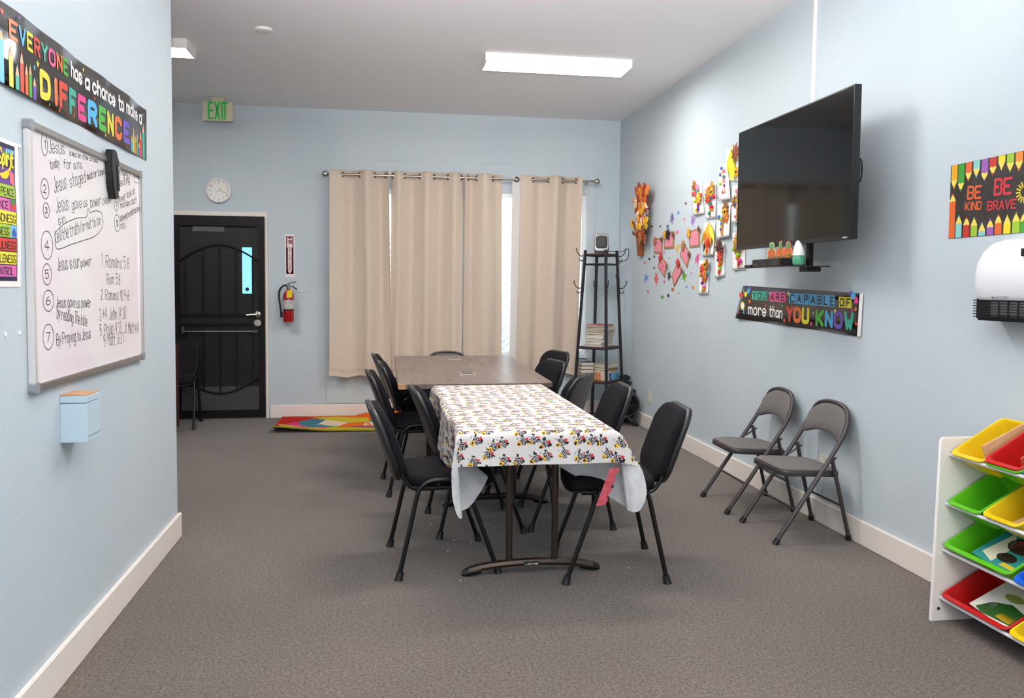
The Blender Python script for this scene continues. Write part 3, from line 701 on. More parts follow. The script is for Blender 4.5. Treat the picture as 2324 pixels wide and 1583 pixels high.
def curtain(x0t, x1t, x0b, x1b, rings, label, ztop=2.535, zbot=.43, backs=(), amp=.06):
    """rings: x of every grommet along the top; between rings 2k and 2k+1 the cloth passes behind the rod"""
    t = thing('curtain', label, 'curtain', ((x0b+x1b)/2, RY, zbot), group='beige linen curtains')
    sg = []                                         # knots (x, y offset): rings on the rod, bulges between
    front = -1
    xs = [x0t]+rings+[x1t]; knots = [(x0t, -amp*.55 if not (backs and backs[0]) else amp*.5)]
    sgn = -1 if not (backs and backs[0]) else 1
    for i, x in enumerate(rings):
        knots.append((x, 0)); sgn = -sgn
        nx = xs[i+2]
        if nx-x > .02: knots.append(((x+nx)/2, sgn*amp*min(1, (nx-x)/.14)))
    knots.append((x1t, sgn*amp*.5))
    P = smooth_path([(a, b, 0) for a, b in knots], 7); n = len(P)-1
    def pt(u, v):
        p = P[min(n, int(round(u*n)))]; f = (p.x-x0t)/(x1t-x0t)
        x = (x0t+(x1t-x0t)*f)*(1-v)+(x0b+(x1b-x0b)*f)*v
        y = RY+p.y*(1-.25*v)+.006*math.sin(p.x*40+v*5)*v; z = ztop+(zbot-ztop)*v
        if v == 0: z += .010*(-p.y/amp)*0
        if v > .9: z += .012*math.sin(p.x*23)
        return Vector((x, min(y, YB-.012), z))
    m = MB().grid(pt, n, 26, 0); o = m.build('cloth', [CURT, LINING], t, smooth=True, angle=80)
    md = o.modifiers.new('thickness', 'SOLIDIFY'); md.thickness = .003; md.offset = 0
    hem = MB().grid(lambda u, v: pt(u, .975+.025*v)+Vector((0, -.0035, 0)), n, 1, 0).build('hem', CURT, t, smooth=True, angle=80)
    for x in rings:
        q = None
        for a, c in zip(P, P[1:]):
            if a.x <= x <= c.x: q = (c-a).normalized(); break
        q = q or Vector((1, 0, 0)); nn = Vector((-q.y, q.x, 0)); nn = (nn*1.0+Vector((.35 if q.y > 0 else -.35, 0, 0))).normalized()
        e1 = Vector((-nn.y, nn.x, 0))
        pts = [Vector((x, RY, RZ-.002))+e1*.021*math.cos(k*math.pi/9)+Vector((0, 0, .024*math.sin(k*math.pi/9))) for k in range(18)]
        MB().tube(pts, .0055, 6, closed=True).build('grommet', RINGM, t, smooth=True)
    return t
X = lambda px: at_y(px, 400, RY).x
curtain(X(748), X(882), at_y(747, 850, RY).x, X(889), [X(777), X(817), X(849), X(877)], 'beige grommet curtain at the far left of the window')
curtain(X(889), X(1052), X(884), X(1049), [X(893), X(917), X(954), X(984), X(1018), X(1046)], 'widest beige curtain, second from the left', backs=(1,))
curtain(X(1055), X(1140), X(1052), X(1142), [X(1061), X(1083), X(1117)], 'narrow beige curtain beside the bright gap showing lattice')
c4 = curtain(X(1181), X(1321), X(1173), X(1313), [X(1209), X(1246), X(1276), X(1309)], 'rightmost beige curtain behind the coat rack')
MB().grid(lambda u, v: Vector(((X(1164)*(1-v)+(X(1160))*v)*(1-u)+(X(1182)*(1-v)+X(1175)*v)*u, RY+.03-.045*u, 2.52+(.43-2.52)*v)), 5, 12).build('lining', LINING, c4, smooth=True, label='white lining turned back')
xr = X(1173); MB().tube([Vector((xr+.010*math.cos(k*math.pi/9), RY+.0, RZ-.002))+Vector((.012*math.cos(k*math.pi/9), -.01*math.cos(k*math.pi/9), .024*math.sin(k*math.pi/9))) for k in range(18)], .0055, 6, closed=True).build('grommet', RINGM, c4, smooth=True)
# ================================================================ exit sign, clock, extinguisher
EY = YB-.30
p0, p1 = at_y(458, 229, EY), at_y(529, 275, EY)
ex = thing('exit_sign', 'beige exit sign with green letters hanging from the ceiling', 'exit sign', ((p0.x+p1.x)/2, EY, p1.z))
BEIGE = mat('beige_plastic', 'cfc7ac', .5)
MB().box(p0.x, p1.x, EY, EY+.045, p1.z, p0.z).build('housing', BEIGE, ex, bevel=.006)
mx = (p0.x+p1.x)/2; MB().box(mx-.065, mx+.065, EY-.005, EY+.05, ZC-.018, ZC).box(mx-.055, mx+.055, EY+.005, EY+.04, p0.z, ZC-.018).build('ceiling_mount', BEIGE, ex, bevel=.003)
MB().box(p0.x+.012, p1.x-.012, EY+.004, EY+.041, p1.z-.006, p1.z).build('light_slot', mat('grey_plastic', '9a948a', .5), ex)
e = MB(); q0, q1 = at_y(472, 270, EY), at_y(517, 232, EY); H = q1.z-q0.z; Wd = (q1.x-q0.x); sw = .018
EM = lambda u, v, w_: Vector((q0.x+u, EY-w_, q0.z+v))
def bar(a, b_, w_=sw): e.ribbon([a, b_], w_, EM, .0015, 0, 4, False)
lw4 = Wd*.27
e.prism([(0, 0), (sw, 0), (sw, H), (0, H)], EM, 0, .002)
for v in (sw/2, H/2, H-sw/2): e.prism([(sw, v-sw/2), (lw4, v-sw/2), (lw4, v+sw/2), (sw, v+sw/2)], EM, 0, .002)
x0 = Wd*.31; x1 = Wd*.62
for a, c in (((x0, 0), (x1-sw, H)), ((x1-sw, 0), (x0, H))): e.prism([a, (a[0]+sw, a[1]), (c[0]+sw, c[1]), c], EM, 0, .002)
e.prism([(Wd*.66, 0), (Wd*.66+sw, 0), (Wd*.66+sw, H), (Wd*.66, H)], EM, 0, .002)
e.prism([(Wd*.86-sw/2, 0), (Wd*.86+sw/2, 0), (Wd*.86+sw/2, H-sw), (Wd*.86-sw/2, H-sw)], EM, 0, .002); e.prism([(Wd*.745, H-sw), (Wd, H-sw), (Wd, H), (Wd*.745, H)], EM, 0, .002)
e.build('lettering', mat('exit_green', '1e9c35', .5, emit=.25), ex)
c = at_y(496, 432, YB-.02); r = .124
ck = thing('wall_clock', 'white round wall clock with coloured numerals above the door', 'clock', (c.x, YB, c.z))
FX = Matrix.Translation((c.x, YB, c.z)) @ Matrix.Rotation(math.pi/2, 4, 'X')
MB().lathe([(r, 0), (r, .022), (r-.006, .032), (r-.014, .032), (r-.017, .022), (r-.017, .012)], FX, 40, caps=False).build('rim', mat('clock_white', 'ece8ea', .35), ck, smooth=True)
MB().lathe([(r-.016, .0), (r-.016, .014)], FX, 40).build('face', mat('clock_face', 'f0ece8', .5), ck)
CMm = lambda u, v, w_: Vector((c.x+u, YB-w_, c.z+v))
nm = MB(); ncol = ['6f8fc8', 'd8695c', 'b8bf4e']
for k in range(1, 13):
    a = math.radians(90-30*k); s_ = str(k); hh = .024; wd_ = .013*len(s_)
    text(nm, s_, (.088*math.cos(a)-wd_/2, .088*math.sin(a)-hh/2), (.088*math.cos(a)+wd_/2, .088*math.sin(a)-hh/2), hh, .0034, CMm, .0145, k % 3, n=5)
nm.build('numerals', [flat(x) for x in ncol], ck)
for ang, L, col, w_ in ((48, .048, 'a9b23f', .005), (-16, .078, 'd06055', .004), (218, .03, '7f8aa8', .003)):
    a = math.radians(ang); MB().ribbon([(0, 0), (L*math.cos(a), L*math.sin(a))], w_, CMm, .017).build('hand', flat(col), ck)
# fire sign
a, c = bw(646.5, 531), bw(669, 628)
sg = thing('fire_sign', 'tall white and red fire extinguisher sign on the back wall', 'sign', ((a[0]+c[0])/2, YB, c[1]))
MB().prism([(a[0], c[1]), (c[0], c[1]), (c[0], a[1]), (a[0], a[1])], BWm, .0, .003).build('plate', mat('sign_white', 'ece6e6', .5), sg)
RED = flat('8c1b28'); s_ = MB(); mx = (a[0]+c[0])/2; w2 = (c[0]-a[0])/2; zt, zb = a[1], c[1]
def rc(u0, u1, v0, v1, mi=0): s_.add([BWm(u0, v0, .0035), BWm(u1, v0, .0035), BWm(u1, v1, .0035), BWm(u0, v1, .0035)], [(0, 1, 2, 3)], mi)
hh = zt-zb
rc(a[0]+.012, a[0]+.022, zb+.03, zt-.02); rc(c[0]-.022, c[0]-.012, zb+.03, zt-.02); rc(a[0]+.012, c[0]-.012, zt-.032, zt-.022); rc(a[0]+.012, a[0]+.030, zb+.03, zt-.135); rc(c[0]-.030, c[0]-.012, zb+.03, zt-.135)
s_.add([BWm(mx-.03, zt-.03, .0035), BWm(mx, zt-.05, .0035), BWm(mx+.03, zt-.03, .0035)], [(0, 1, 2)], 0)
s_.add([BWm(*q, .0035) for q in ((a[0]+.012, zb+.03), (mx, zb+.03), (mx, zb+.035), (a[0]+.012, zb+.085))], [(0, 1, 2, 3)], 0)
s_.add([BWm(*q, .0035) for q in ((mx, zb+.03), (c[0]-.012, zb+.03), (c[0]-.012, zb+.085), (mx, zb+.035))], [(0, 1, 2, 3)], 0)
text(s_, 'FIRE', (mx-.030, zt-.095), (mx+.030, zt-.095), .036, .0065, BWm, .0036, 0, n=5)
for i, chh in enumerate('EXTINGUISHER'):
    z = zt-.145-i*.0205; text(s_, chh, (mx-.007, z), (mx+.007, z), .0145, .0038, BWm, .0036, 0, n=5) if chh != 'I' else rc(mx-.002, mx+.002, z, z+.0145)
s_.build('lettering', RED, sg)
# extinguisher
p = at_y(655, 730, YB-.085); EXX, EXY, EZ0 = p.x, YB-.085, p.z
ext = thing('fire_extinguisher', 'red fire extinguisher with black hose and yellow tag on the back wall', 'fire extinguisher', (EXX, EXY, EZ0))
Mx = Matrix.Translation((EXX, EXY, EZ0))
MB().lathe([(.050, 0), (.054, .006), (.054, .262), (.050, .285), (.036, .308), (.020, .318), (.017, .335)], Mx, 28).build('cylinder', mat('extinguisher_red', 'a8151d', .28, coat=.5), ext, smooth=True)
MB().lathe([(.0545, .13), (.0545, .222)], Mx, 28, caps=False).build('label', mat('printed_label', 'dcd6d2', .5, vary=(60, '9c9691', 5)), ext, smooth=True)
MB().lathe([(.0552, .118), (.0552, .128)], Mx, 28, caps=False).box(EXX-.03, EXX+.03, EXY+.05, YB, EZ0+.10, EZ0+.15).build('strap', BLACKPL, ext, smooth=True)
v = MB().lathe([(.019, .333), (.021, .34), (.021, .368), (.014, .376)], Mx, 14).box(EXX-.013, EXX+.013, EXY-.016, EXY+.016, EZ0+.362, EZ0+.395).build('valve', mat('steel', 'b5b3b0', .3, .9), ext, smooth=True)
MB().tube([(EXX-.01, EXY-.01, EZ0+.385), (EXX+.04, EXY-.03, EZ0+.402), (EXX+.085, EXY-.04, EZ0+.405)], .006, 6).build('carry_lever', mat('steel'), v)
MB().tube([(EXX+.0, EXY-.01, EZ0+.372), (EXX+.05, EXY-.03, EZ0+.355), (EXX+.09, EXY-.04, EZ0+.328)], .006, 6).build('squeeze_lever', BLACKMET, v)
MB().tube([Vector((EXX+.035+.02*math.cos(k), EXY-.03, EZ0+.378+.02*math.sin(k))) for k in [i*.7 for i in range(9)]], .002, 5, closed=True).build('pin_ring', mat('steel'), v)
hp = smooth_path([(EXX-.015, EXY, EZ0+.37), (EXX-.05, EXY-.01, EZ0+.365), (EXX-.085, EXY-.01, EZ0+.32), (EXX-.09, EXY-.01, EZ0+.24), (EXX-.078, EXY-.01, EZ0+.15), (EXX-.07, EXY-.01, EZ0+.09)], 5)
hz = MB().tube(hp, .0095, 8).build('hose', BLACKPL, ext, smooth=True)
MB().tube([(EXX-.07, EXY-.01, EZ0+.10), (EXX-.068, EXY-.01, EZ0+.045)], [.013, .012], 10).build('nozzle', BLACKPL, hz, smooth=True)
MB().grid(lambda u, w_: Vector((EXX-.012+.055*u, EXY-.058-.004*math.sin(u*3), EZ0+.315-.075*w_+.012*u)), 3, 3).build('inspection_tag', flat('e8c81e'), ext)
# ================================================================ coat rack with shelves
RB = mat('rack_metal', '3a3a40', .4, .5)
WOODR = wood_mat('rustic_brown_shelf', '4a2d1c', '7a4b2b', (8, 8, 3), .5)
RC = Vector((2.24, 8.17))
rk = thing('coat_rack', 'black metal coat rack tower with brown shelves in the corner', 'coat rack', (RC.x, RC.y, 0))
RH = 1.745
dirs = [(-1, 0), (0, -1), (1, 0), (0, 1)]; r0, r1 = (.285, .285, .262, .285), (.168, .168, .165, .168)
def rpos(i, z): k = r0[i]+(r1[i]-r0[i])*z/RH; return Vector((RC.x+dirs[i][0]*k, RC.y+dirs[i][1]*k, z))
for i in range(4):
    leg = MB().tube([rpos(i, 0), rpos(i, RH)], .0165, 4, flat=.9).build('leg', RB, rk)
    for hz_ in (1.69, 1.36):
        q = rpos(i, hz_); d = Vector((dirs[i][0], dirs[i][1], 0))
        MB().tube(smooth_path([q+d*.01, q+d*.045+Vector((0, 0, -.005)), q+d*.08+Vector((0, 0, .03)), q+d*.092+Vector((0, 0, .075))], 4), .0048, 6).build('hook', RB, leg, smooth=True)
        MB().tube(smooth_path([q+d*.01+Vector((0, 0, -.04)), q+d*.045+Vector((0, 0, -.055)), q+d*.06+Vector((0, 0, -.03))], 4), .0048, 6).build('hook', RB, leg, smooth=True)
for z in (1.71, .76, .415):
    P4 = [rpos(i, z) for i in range(4)]
    poly = [(RC.x+(p.x-RC.x)*.96, RC.y+(p.y-RC.y)*.96) for p in P4]
    MB().prism(poly, lambda u, v_, w_: Vector((u, v_, w_)), z-.014, z).build('shelf', WOODR, rk)
    fm = MB()
    MB().tube([p-Vector((0, 0, .018)) for p in P4], .010, 4, closed=True).build('shelf_frame', RB, rk)
MB().tube([rpos(i, 1.60) for i in range(4)], .009, 4, closed=True).build('brace_ring', RB, rk)
# heater on the rack
hx, hy, hz0 = at_y(1364, 572, 8.12).x, 8.12, 1.7105
ht = thing('desk_heater', 'small silver and black ceramic heater on top of the coat rack', 'heater', (hx, hy, hz0), math.radians(-12))
def hmap(u, v_, w_): return Vector((u, -.06+w_, v_))
body = [(x, y) for x, y in rrect(.155, .185, .035, 5, 0, .108)]
MB().pad([(x*(1-.08*(y/.2)), y) for x, y in body], hmap, .125, .02, .0).build('body', mat('silver_plastic', 'a9a6a4', .3, .4), ht, smooth=True, local=True)
MB().pad(rrect(.115, .13, .03, 5, 0, .115), lambda u, v_, w_: Vector((u, -.055-w_, v_)), .008, .01, 0).build('grille_rim', BLACKPL, ht, smooth=True, local=True)
for i in range(9): MB().box(-.040+i*.010-.0015, -.040+i*.010+.0015, -.0655, -.062, .065, .165).build('grille_slat', mat('grille_grey', '3a3836', .5), ht, local=True)
MB().box(-.065, .065, -.05, .055, 0, .018).build('base', BLACKPL, ht, local=True, bevel=.004)
MB().lathe([(.012, 0), (.011, .010)], Matrix.Translation((-.03, 0, .196)), 10).lathe([(.012, 0), (.011, .010)], Matrix.Translation((.03, 0, .196)), 10).build('knobs', mat('silver_plastic'), ht, local=True)
cp = [Vector((hx+.05, hy+.03, 1.72)), Vector((hx+.10, hy-.02, 1.735)), rpos(2, 1.70)+Vector((.03, -.03, .03)), rpos(2, 1.72)+Vector((.12, 0, .045)), rpos(2, 1.66)+Vector((.11, 0, .0)), rpos(2, 1.62)+Vector((.02, -.03, .0)), rpos(2, 1.56)+Vector((-.02, -.04, 0)), rpos(2, 1.50)+Vector((-.02, -.04, 0))]
cb = tag(MB().tube(smooth_path(cp, 6), .0035, 6).build('heater_cord', BLACKPL, smooth=True), 'black heater power cord looped over the rack hook', 'cord')
q = cp[-1]; MB().box(q.x-.012, q.x+.012, q.y-.010, q.y+.010, q.z-.035, q.z).build('plug', BLACKPL, cb)
# magazines and books on the rack
PAGE = mat('page_edges', 'ddd3c4', .8, bump=(900, .4), vary=(200, 'cbbfae'))
def book(name, label, cat, cx, cy, z, w_, d, h, rz, cover, grp, spine=True):
    t = thing(name, label, cat, (cx, cy, z), rz, grp); m = flat(cover) if isinstance(cover, str) else cover
    c_ = min(.0025, h*.2)
    MB().box(-w_/2+.003, w_/2-.002, -d/2+.003, d/2-.003, c_, h-c_).build('pages', PAGE, t, local=True)
    MB().box(-w_/2, w_/2, -d/2, d/2, 0, c_).box(-w_/2, w_/2, -d/2, d/2, h-c_, h).build('covers', m, t, local=True) if 0 else None
    MB().box(-w_/2, w_/2, -d/2, d/2, 0, c_).build('cover', m, t, local=True); MB().box(-w_/2, w_/2, -d/2, d/2, h-c_, h).build('cover', m, t, local=True)
    if spine: MB().box(w_/2-.002, w_/2, -d/2, d/2, c_, h-c_).build('spine', m, t, local=True)
    return t
z = .7605; random.seed(3)
cols = ['d9d2c9', 'cfc4b2', 'e2dcd4', 'c8b79b', 'd8cdbd', 'efe9e2', 'bfae93', 'dcd6cf']
nmag = 21
ords = ['lowest', 'second lowest', 'third lowest', 'fourth lowest', 'fifth lowest', 'sixth lowest', 'seventh lowest', 'eighth lowest', 'ninth lowest', 'tenth lowest', 'middle']
for i in range(nmag):
    h = .0105; big = i > 10
    col = 'b03a44' if i == nmag-1 else ('f0ebe5' if i < 11 else random.choice(cols))
    nme = ords[i] if i <= 10 else (['topmost', 'second highest', 'third highest', 'fourth highest', 'fifth highest', 'sixth highest', 'seventh highest', 'eighth highest', 'ninth highest', 'tenth highest'][nmag-1-i])
    lab = 'red-covered magazine on top of the coat rack stack' if i == nmag-1 else nme+' magazine in the pile on the middle shelf of the coat rack'
    book('magazine', lab, 'magazine', RC.x+random.uniform(-.012, .012)-(.0 if big else .012), RC.y-.02+random.uniform(-.008, .008), z, .235, .20, h-.0005, math.radians(45+random.uniform(-7, 7)), col, 'magazines on the coat rack', False); z += h
    z += .0003
z = .4155
for i in range(5):
    h = .037
    book('book', ['lowest', 'second lowest', 'middle', 'second highest', 'highest'][i]+' white-paged book in the left pile on the bottom rack shelf', 'book', RC.x-.152+random.uniform(-.004, .004), RC.y-.01, z, .13, .17, h-.001, math.radians(90+random.uniform(-3, 3)) if 0 else math.radians(random.uniform(-3, 3)), ['3a3634', '5a4a44', '6b5a50', '32302f', '2f3440'][i], 'books on the bottom rack shelf'); z += h
z = .4155
for i, (h, col, lab) in enumerate(((.040, None, 'lower thick blue and orange book on the bottom rack shelf'), (.040, None, 'upper thick blue and orange book on the bottom rack shelf'), (.02, 'c9b48f', 'tan book lying on the blue and orange books'), (.028, '8a6a48', 'brown box-bound book with cream label on the bottom rack shelf'), (.036, 'cdbfa8', 'cream book on top of the right pile on the bottom shelf'))):
    if col is None:
        t = thing('book', lab, 'book', (RC.x+.055, RC.y-.035, z), math.radians(-45+random.uniform(-2, 2)), 'books on the bottom rack shelf')
        MB().box(-.095, .095, -.105, .105, 0, h-.001).build('block', PAGE, t, local=True)
        MB().box(-.0955, -.0, -.1062, -.1050, .002, h-.003).build('orange_spine_band', flat('d98a3c'), t, local=True)
        a_ = MB(); 
        for k in range(5): a_.box(-.085+k*.017, -.075+k*.017, -.107, -.1062, .008+.006*(k % 2), .026+.004*(k % 3), k % 2)
        a_.build('spine_print', [flat('a8324a'), flat('e9e2d6')], t, local=True)
        MB().box(.095, .0965, -.105, .105, .002, h-.003).build('blue_end', mat('blue_cover', '3f7fc0', .4, vary=(14, '6fc4dc')), t, local=True)
        MB().box(.0965, .0972, -.10, -.06, .002, h-.003).build('violet_end', flat('4a3f9a'), t, local=True)
    else: book('book', lab, 'book', RC.x+.045, RC.y-.03, z, .20, .17, h-.001, math.radians(-45+random.uniform(-8, 8)), col, 'books on the bottom rack shelf')
    z += h
# ================================================================ black fan and boxes in the corner
BLK = mat('matte_black', '0f0f10', .5)
fcx = at_y(1420, 925, 7.72)
fn = thing('floor_fan', 'round black floor fan on splayed feet in the corner', 'fan', (2.37, 7.74, 0))
FM = Matrix.Translation((2.385, 7.735, .215)) @ Matrix.Rotation(math.radians(-25), 4, 'Z') @ Matrix.Rotation(math.pi/2, 4, 'X')
MB().lathe([(.13, -.07), (.138, -.05), (.138, .03), (.125, .05), (.118, .045), (.118, -.05)], FM, 30).build('drum', BLK, fn, smooth=True)
MB().lathe([(.052, .03), (.05, .052), (.03, .06), (.004, .062)], FM, 20).build('hub', BLACKPL, fn, smooth=True)
for k in range(3): MB().tube([FM @ Vector((.05*math.cos(a), .05*math.sin(a), .05)) for a in ()] or [FM @ Vector((rr_*math.cos(2*math.pi*j/24), rr_*math.sin(2*math.pi*j/24), .05)) for rr_ in (.06+.022*k,) for j in range(24)], .0018, 4, closed=True).build('guard_ring', BLACKPL, fn)
for k in range(12):
    a = 2*math.pi*k/12; MB().tube([FM @ Vector((.05*math.cos(a), .05*math.sin(a), .052)), FM @ Vector((.122*math.cos(a), .122*math.sin(a), .05))], .0018, 4).build('guard_wire', BLACKPL, fn)
for k in range(4):
    a = 2*math.pi*k/4+.5; MB().grid(lambda u, v_: FM @ Vector(((.04+.07*u)*math.cos(a+.5*v_), (.04+.07*u)*math.sin(a+.5*v_), .0+.02*v_)), 2, 2).build('blade', BLK, fn)
for s in (-1, 1):
    MB().tube([Vector((2.385+s*.02, 7.73, .10)), Vector((2.385+s*.06, 7.70-.02*s, .05)), Vector((2.385+s*.115, 7.66, .012))], [.035, .03, .012], 8).build('foot', BLK, fn, smooth=True)
MB().tube([Vector((2.385, 7.78, .10)), Vector((2.385, 7.86, .012))], [.03, .012], 8).build('foot', BLK, fn, smooth=True)
p = at_y(1423, 902, 7.93)
bxo = thing('speaker_box', 'flat-topped black box behind the fan in the corner', 'box', (p.x, 7.95, 0))
MB().prism([(p.x-.10, 0), (p.x+.06, 0), (p.x+.083, .335), (p.x-.10, .335)], lambda u, v_, w_: Vector((u, 7.90+w_, v_)), 0, .12).build('cabinet', BLK, bxo, bevel=.004)
MB().box(p.x-.08, p.x+.05, 7.894, 7.9, .06, .30).build('grille_cloth', FAB, bxo)
p = at_y(1405, 905, 8.10)
tw = thing('black_stand', 'tall narrow black stand with a clip behind the fan', 'stand', (2.46, 8.06, 0))
MB().box(2.43, 2.49, 8.03, 8.085, 0, .46).build('column', BLK, tw, bevel=.006)
MB().prism([(2.47, .47), (2.39, .47), (2.39, .36), (2.47, .33), (2.52, .40), (2.48, .40), (2.505, .45)], lambda u, v_, w_: Vector((u+.03, 8.04+w_, v_)), 0, .03).build('clip', BLK, tw)
# ================================================================ wooden cabinet behind the partition
cbx = at_y(404, 970, 7.93).x+.018
wc = thing('wooden_cabinet', 'reddish-brown wooden cabinet edge behind the left partition', 'cabinet', (cbx-.2, 7.72, 0))
WDR = wood_mat('mahogany', '3a1a14', '55281c', (6, 6, 1), .4)
MB().box(cbx-.42, cbx, 7.56, 7.91, .05, .78).build('body', WDR, wc, bevel=.003)
MB().box(cbx-.44, cbx+.012, 7.54, 7.93, .78, .80).build('top', WDR, wc, bevel=.003)
MB().box(cbx-.40, cbx-.02, 7.545, 7.56, .08, .75).build('door', WDR, wc, bevel=.003)
MB().ball((cbx-.04, 7.535, .5), .012, 8, 6).build('knob', mat('brass'), wc)
MB().box(cbx-.40, cbx-.02, 7.60, 7.89, 0, .05).build('plinth', BLACKPL, wc)
MB().box(cbx-.002, cbx+.014, 7.538, 7.56, .765, .802).build('corner_cap', mat('brass'), wc)
# ================================================================ right wall: television, shelf and what stands on it
random.seed(11)
TVX = 2.30
q = [at_x(px, py, TVX) for px, py in ((1674, 303), (1935, 193), (1938, 543), (1676, 566))]
ty0, ty1 = (q[1].y+q[2].y)/2, (q[0].y+q[3].y)/2; tz1, tz0 = (q[0].z+q[1].z)/2, (q[2].z+q[3].z)/2
tv = thing('television', 'large black flat-screen television on the right wall', 'television', (TVX, (ty0+ty1)/2, tz0))
SCR = mat('tv_glass', '050506', .07, spec=.5); TVB = mat('tv_bezel', '131315', .3)
MB().box(TVX, TVX+.012, ty0+.008, ty1-.008, tz0+.022, tz1-.008).build('screen', SCR, tv)
MB().box(TVX-.002, TVX+.035, ty0, ty0+.008, tz0, tz1).box(TVX-.002, TVX+.035, ty1-.008, ty1, tz0, tz1).box(TVX-.002, TVX+.035, ty0+.008, ty1-.008, tz1-.008, tz1).box(TVX-.003, TVX+.035, ty0+.008, ty1-.008, tz0, tz0+.022).build('bezel', TVB, tv, bevel=.001)
MB().box(TVX+.012, TVX+.065, ty0+.12, ty1-.12, tz0+.02, tz0+.50).build('back_housing', BLACKPL, tv, bevel=.01)
MB().box(TVX-.0035, TVX-.002, ty0+.03, ty0+.07, tz0+.008, tz0+.014).build('badge', flat('b8b6b4'), tv)
ym = (ty0+ty1)/2
MB().box(XR-.02, XR, ym-.12, ym+.12, tz0+.2, tz0+.55).build('wall_plate', BLACKMET, tv); MB().box(TVX+.065, XR-.02, ym-.03, ym+.03, tz0+.33, tz0+.40).build('mount_arm', BLACKMET, tv)
sx = at_x(1839, 580, 2.40)
MB().box(2.385, 2.41, sx.y-.015, sx.y+.02, 1.485, tz0+.35).box(2.385, XR, sx.y-.015, sx.y+.02, tz0+.30, tz0+.35).build('shelf_bracket', BLACKMET, tv)
for k in range(4):
    c0 = at_x(1936, 385, 2.40); pts = [Vector((c0.x+.02*k-.02, c0.y+.01*k-.02+.045*math.cos(a)*.6, c0.z+(.085-.008*k)*math.sin(a))) for a in [2*math.pi*i/16 for i in range(16)]]
    MB().tube(pts, .004, 6, closed=True).build('cable_loop', BLACKPL, tv, smooth=True)
# glass shelf
sh = thing('glass_shelf', 'black glass media shelf hanging below the television', 'shelf', (2.35, 4.5, 1.49))
zs = 1.495
P = [at_z(px, py, zs) for px, py in ((1672, 606), (1853, 607))]
sl_, sr_ = at_x(1700, 606, 2.24), at_x(1853, 607, 2.34)
MB().prism([(2.20, 4.80), (2.24, 4.84), (2.44, 4.80), (2.46, 4.20), (2.43, 4.14), (2.20, 4.16)], lambda u, v_, w_: Vector((u, v_, w_)), zs-.006, zs).build('shelf_glass', mat('black_glass', '0a0a0b', .05, spec=.6), sh)
MB().box(2.36, 2.44, sx.y-.05, sx.y+.05, zs-.03, zs-.006).build('clamp', BLACKMET, sh, bevel=.003)
# cable box
cbx_ = thing('cable_box', 'flat black media player on the glass shelf', 'media player', (2.29, 4.5, zs))
MB().box(2.22, 2.37, 4.30, 4.66, zs+.001, zs+.045).build('case', BLACKPL, cbx_, bevel=.003)
MB().box(2.2185, 2.22, 4.32, 4.47, zs+.006, zs+.040).build('front_panel', mat('gloss_black', '08080a', .1), cbx_)
for y in (4.50, 4.60): MB().box(2.2187, 2.22, y, y+.012, zs+.012, zs+.018).build('indicator', flat('77777c'), cbx_)
rm = tag(MB().box(2.23, 2.27, 4.70, 4.79, zs+.001, zs+.017).build('remote_control', BLACKPL, bevel=.003), 'small black remote at the left end of the glass shelf', 'remote')
# wooden pumpkins
def pumpkin(px0, px1, pyt, X_, z0, label, sign=False, border='d8a27a'):
    a, c = at_x(px0, 590, X_), at_x(px1, 590, X_); yc = (a.y+c.y)/2; w_ = abs(a.y-c.y); H = at_x((px0+px1)/2, pyt, X_).z-z0
    t = thing('pumpkin_cutout', label, 'decoration', (X_, yc, z0), group='pumpkin cutouts on the shelf')
    w_ = .058
    mp = lambda u, v_, k: Vector((X_-k*.83+u*.55, yc-u*.83-k*.55, z0+v_))
    hb = H*.64
    def body(sc): return [(w_*.5*sc*math.copysign(abs(math.cos(b))**.7, math.cos(b)), hb*.5+hb*.5*sc*math.copysign(abs(math.sin(b))**.8, math.sin(b))) for b in [2*math.pi*i/24 for i in range(24)]]
    MB().prism(body(1.0), mp, 0, .006).prism([(-.012, hb*.9), (.012, hb*.9), (.016, H*.85), (.004, H), (-.014, H*.93)], mp, 0, .006).build('backing', mat('pale_'+border, border, .6), t)
    MB().prism(body(.88), mp, .006, .0075).build('pumpkin', mat('pumpkin_orange', 'd9773f', .6, vary=(20, 'cc5f33')), t)
    rb = MB()
    for k in (-.55, -.2, .2, .55): rb.ribbon([(w_*.5*k*math.cos(b)*1.0, hb*.5+hb*.40*math.sin(b)) for b in [-1.3+2.6*i/8 for i in range(9)]], .0015, mp, .008, 0, 4, False)
    rb.build('rib_lines', flat('8a4a2a'), t)
    MB().prism([(-.009, hb*.88), (.009, hb*.88), (.012, H*.83), (.002, H*.95), (-.010, H*.9)], mp, .006, .0078).build('stem', flat('5f8f55'), t)
    MB().prism([(-w_*.40, hb*.06), (w_*.36, hb*.06), (w_*.42, hb*.30), (w_*.1, hb*.20), (-w_*.2, hb*.26), (-w_*.44, hb*.2)], mp, .0075, .009).build('ground_patch', flat('8a6238'), t)
    if sign:
        MB().prism([(-w_*.1, hb*.10), (w_*.55, hb*.22), (w_*.55, hb*.48), (-w_*.1, hb*.36)], mp, .009, .011).build('little_sign', flat('d8b832'), t)
        tx = MB(); text(tx, 'THANKS', (-w_*.06, hb*.16), (w_*.5, hb*.265), hb*.16, .002, mp, .0113, 0, n=4); tx.build('lettering', flat('2b2414'), t)
zb_ = zs+.0455
pumpkin(1744, 1760, 549, 2.285, zb_, 'small orange pumpkin cutout with green stem, left on the shelf', border='cfd8a8')
pumpkin(1765, 1781, 546, 2.30, zb_, 'middle orange pumpkin cutout with a red outline on the shelf', border='e8806a')
pumpkin(1780, 1798, 547, 2.275, zb_, 'orange pumpkin cutout with a yellow sign beside the diffuser', True, 'e8806a')
